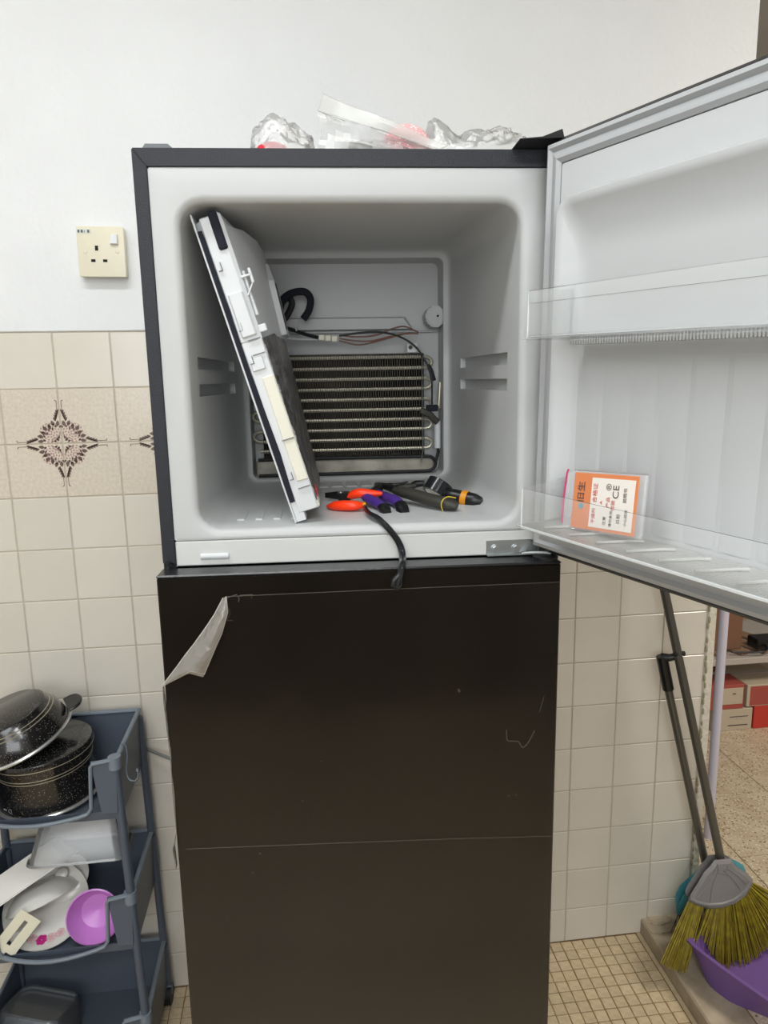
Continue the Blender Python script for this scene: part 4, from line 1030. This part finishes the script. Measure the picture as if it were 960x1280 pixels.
q0 = [WY(u, v, yb_+.014) for u, v in hd]; q1 = [WY(u, v, yb_-.014) for u, v in hd]; cq = sum(q1, Vector((0, 0, 0)))/len(q1)
MB().loft([[p.lerp(cq, .15)+Vector((0, .034, 0)) for p in q1], q0, q1, [p.lerp(cq, .15)+Vector((0, -.006, 0)) for p in q1]], cap0=True, cap1=True).build('brush_head', 'teal', tb, c0)
b = MB()
for k in range(90):
    t = random.random(); a_ = WY(lerp(847, 900, t), lerp(1141, 1132, t), yb_+random.uniform(-.012, .012)); e_ = a_+Vector((random.uniform(-.022, -.008), 0, 0)); e_.z = .046
    b.tube([a_, e_], [.0012, .0008], 4, cap=False)
b.build('bristles', 'rubber', tb, c0, kind='stuff')
# dustpan
d0 = (1.46, -.25, .0415)
dp_ = thing('dustpan', 'purple plastic dustpan on the terrazzo beneath the broom', 'dustpan', d0)
rim = [WZ(862, 1177, .125), WZ(900, 1208, .125), WZ(962, 1252, .125), WZ(1010, 1283, .118), WZ(1050, 1215, .10), WZ(960, 1150, .125), WZ(884, 1158, .125)]
base = [WZ(884, 1228, .0425), WZ(912, 1252, .0425), WZ(962, 1273, .0425), WZ(1006, 1291, .0425), WZ(1040, 1235, .0425), WZ(960, 1185, .0425), WZ(902, 1195, .0425)]
cr = sum(rim, Vector((0, 0, 0)))/7; cb = sum(base, Vector((0, 0, 0)))/7
inn = [p.lerp(cr, .035) for p in rim]; inb = [Vector((q.x, q.y, .0455)) for q in [p.lerp(cb, .05) for p in base]]
def sub(l): 
    out = []
    for i in range(len(l)):
        a_, b_, c_, d_ = l[i-1], l[i], l[(i+1) % len(l)], l[(i+2) % len(l)]
        for k in range(5):
            t = k/5; s = .5
            m = Vector(((2*b_)+(c_-a_)*t+(2*a_-5*b_+4*c_-d_)*t*t+(3*b_-a_-3*c_+d_)*t*t*t)*.5)
            out.append(m.lerp(b_.lerp(c_, t), .55))
    return out
lipo = [p+(p-cr).normalized()*.006+Vector((0, 0, -.001)) for p in rim]
MB().loft([sub(x) for x in (base, rim, lipo, [p+Vector((0, 0, .004)) for p in lipo], [p+Vector((0, 0, .004)) for p in inn], inb)], cap0=True, cap1=True).build('pan', 'dustpan', dp_, d0)

# ================================================================== NEXT ROOM
wp = tag(MB().cyl((1.735, .295, .0415), (1.735, .295, 1.6), .0135, 18).build('upright_pole', 'whitepole'), 'slim white upright pole standing beyond the end of the tiled wall', 'pole')
YS = .9
sh = thing('storage_shelf', 'low pale shelf unit in the next room holding cartons', 'shelf', (2.4, YS+.2, .0415))
so0 = (2.4, YS+.2, .0415)
MB().box((1.95, YS, .335), (2.95, YS+.42, .362), .003).build('shelf_board', 'shelf', sh, so0)
for (x, y) in ((1.97, YS+.02), (2.93, YS+.02), (1.97, YS+.4), (2.93, YS+.4)): MB().box((x-.012, y-.012, .0415), (x+.012, y+.012, .335)).build('leg', 'shelf', sh, so0)
for k, lb in enumerate(('brown wooden slat on the next-room shelf, just right of the white pole', 'brown wooden slat in the middle of the next-room shelf', 'brown wooden slat on the next-room shelf, below the black adapter', 'brown wooden slat at the far right end of the next-room shelf')):
    x = 2.14+k*.1
    m = Matrix.Translation((x, YS+.02, .364)) @ Matrix.Rotation(math.radians(24), 4, 'Z')
    o = MB().box((0, 0, 0), (.055, .36, .012), .002, m).build('wooden_slat', 'wood')
    tag(o, lb, 'slat', 'wooden slats on the shelf')
def carton(name, label, a, b_, m, faces=()):
    c = ((a[0]+b_[0])/2, (a[1]+b_[1])/2, a[2])
    o = thing(name, label, 'carton', c); MB().box(a, b_, .002).build('carton_body', m, o, c)
    for nm, p, q, mm in faces: MB().box(p, q).build(nm, mm, o, c)
    MB().box((a[0], (a[1]+b_[1])/2-.012, b_[2]), (b_[0], (a[1]+b_[1])/2+.012, b_[2]+.0006)).build('packing_tape', 'shelf', o, c)
    return o
F_ = YS+.02
carton('white_carton', 'white carton with printed lines, low beside the white pole', (2.135, F_, .0418), (2.305, F_+.26, .135), 'carton_w', [('print_line', (2.20, F_-.001, .062), (2.285, F_, .066), 'printdark'), ('print_mark', (2.205, F_-.001, .10), (2.285, F_, .103), 'printdark'), ('print_mark', (2.235, F_-.001, .088), (2.26, F_, .098), 'shelf')])
carton('red_carton', 'bright red carton at the bottom beside the white carton', (2.312, F_, .0418), (2.50, F_+.26, .14), 'carton_r')
carton('cream_carton', 'cream-fronted dull red carton stacked on the white carton', (2.11, F_, .1362), (2.262, F_+.24, .242), 'carton_p', [('front_label', (2.15, F_-.001, .158), (2.256, F_, .228), 'carton_w'), ('print_mark', (2.21, F_-.0014, .2), (2.225, F_-.001, .205), 'printdark')])
carton('dull_red_carton', 'dull red carton with pale edges stacked over the bright red one', (2.275, F_, .1412), (2.46, F_+.24, .235), 'carton_w', [('front_panel', (2.288, F_-.001, .146), (2.40, F_, .228), 'carton_p')])
carton('brown_box', 'tall brown carton standing on the shelf behind the white pole', (2.09, YS+.06, .3773), (2.26, YS+.36, .62), 'carton_b')
bxo = tag(MB().box((2.31, YS+.03, .425), (2.42, YS+.10, .47), .004).build('power_adapter', 'blackgrip'), 'small black adapter on the slats near the freezer door bottom', 'adapter')
bxo.location.z = -.0485
tag(MB().tube(bez([(2.345, YS+.03, .40), (2.33, YS+.005, .385), (2.29, YS+.01, .3795), (2.24, YS+.02, .3795), (2.20, YS+.03, .3795)], 5), .004, 6).build('adapter_cable', 'blackgrip'), 'black cable curling over the slats from the adapter', 'cable')
# unseen cupboard added behind the camera for a brown reflection in the door
cb0 = (.5, -3.1, 0)
cb_ = thing('reflection_cupboard', 'unseen brown cupboard added opposite the fridge for its reflection in the door', 'cupboard', cb0)
MB().box((-.6, -3.36, .0005), (1.3, -2.85, .86), .004).build('cupboard_body', 'cupboard', cb_, cb0)
for k in range(4): MB().box((-.58+k*.47, -2.85, .08), (-.58+k*.47+.45, -2.832, .82), .003).build('cupboard_door', 'cupboard', cb_, cb0)
MB().box((-.62, -3.37, .8605), (1.32, -2.82, .90), .004).build('worktop', 'shelf', cb_, cb0)
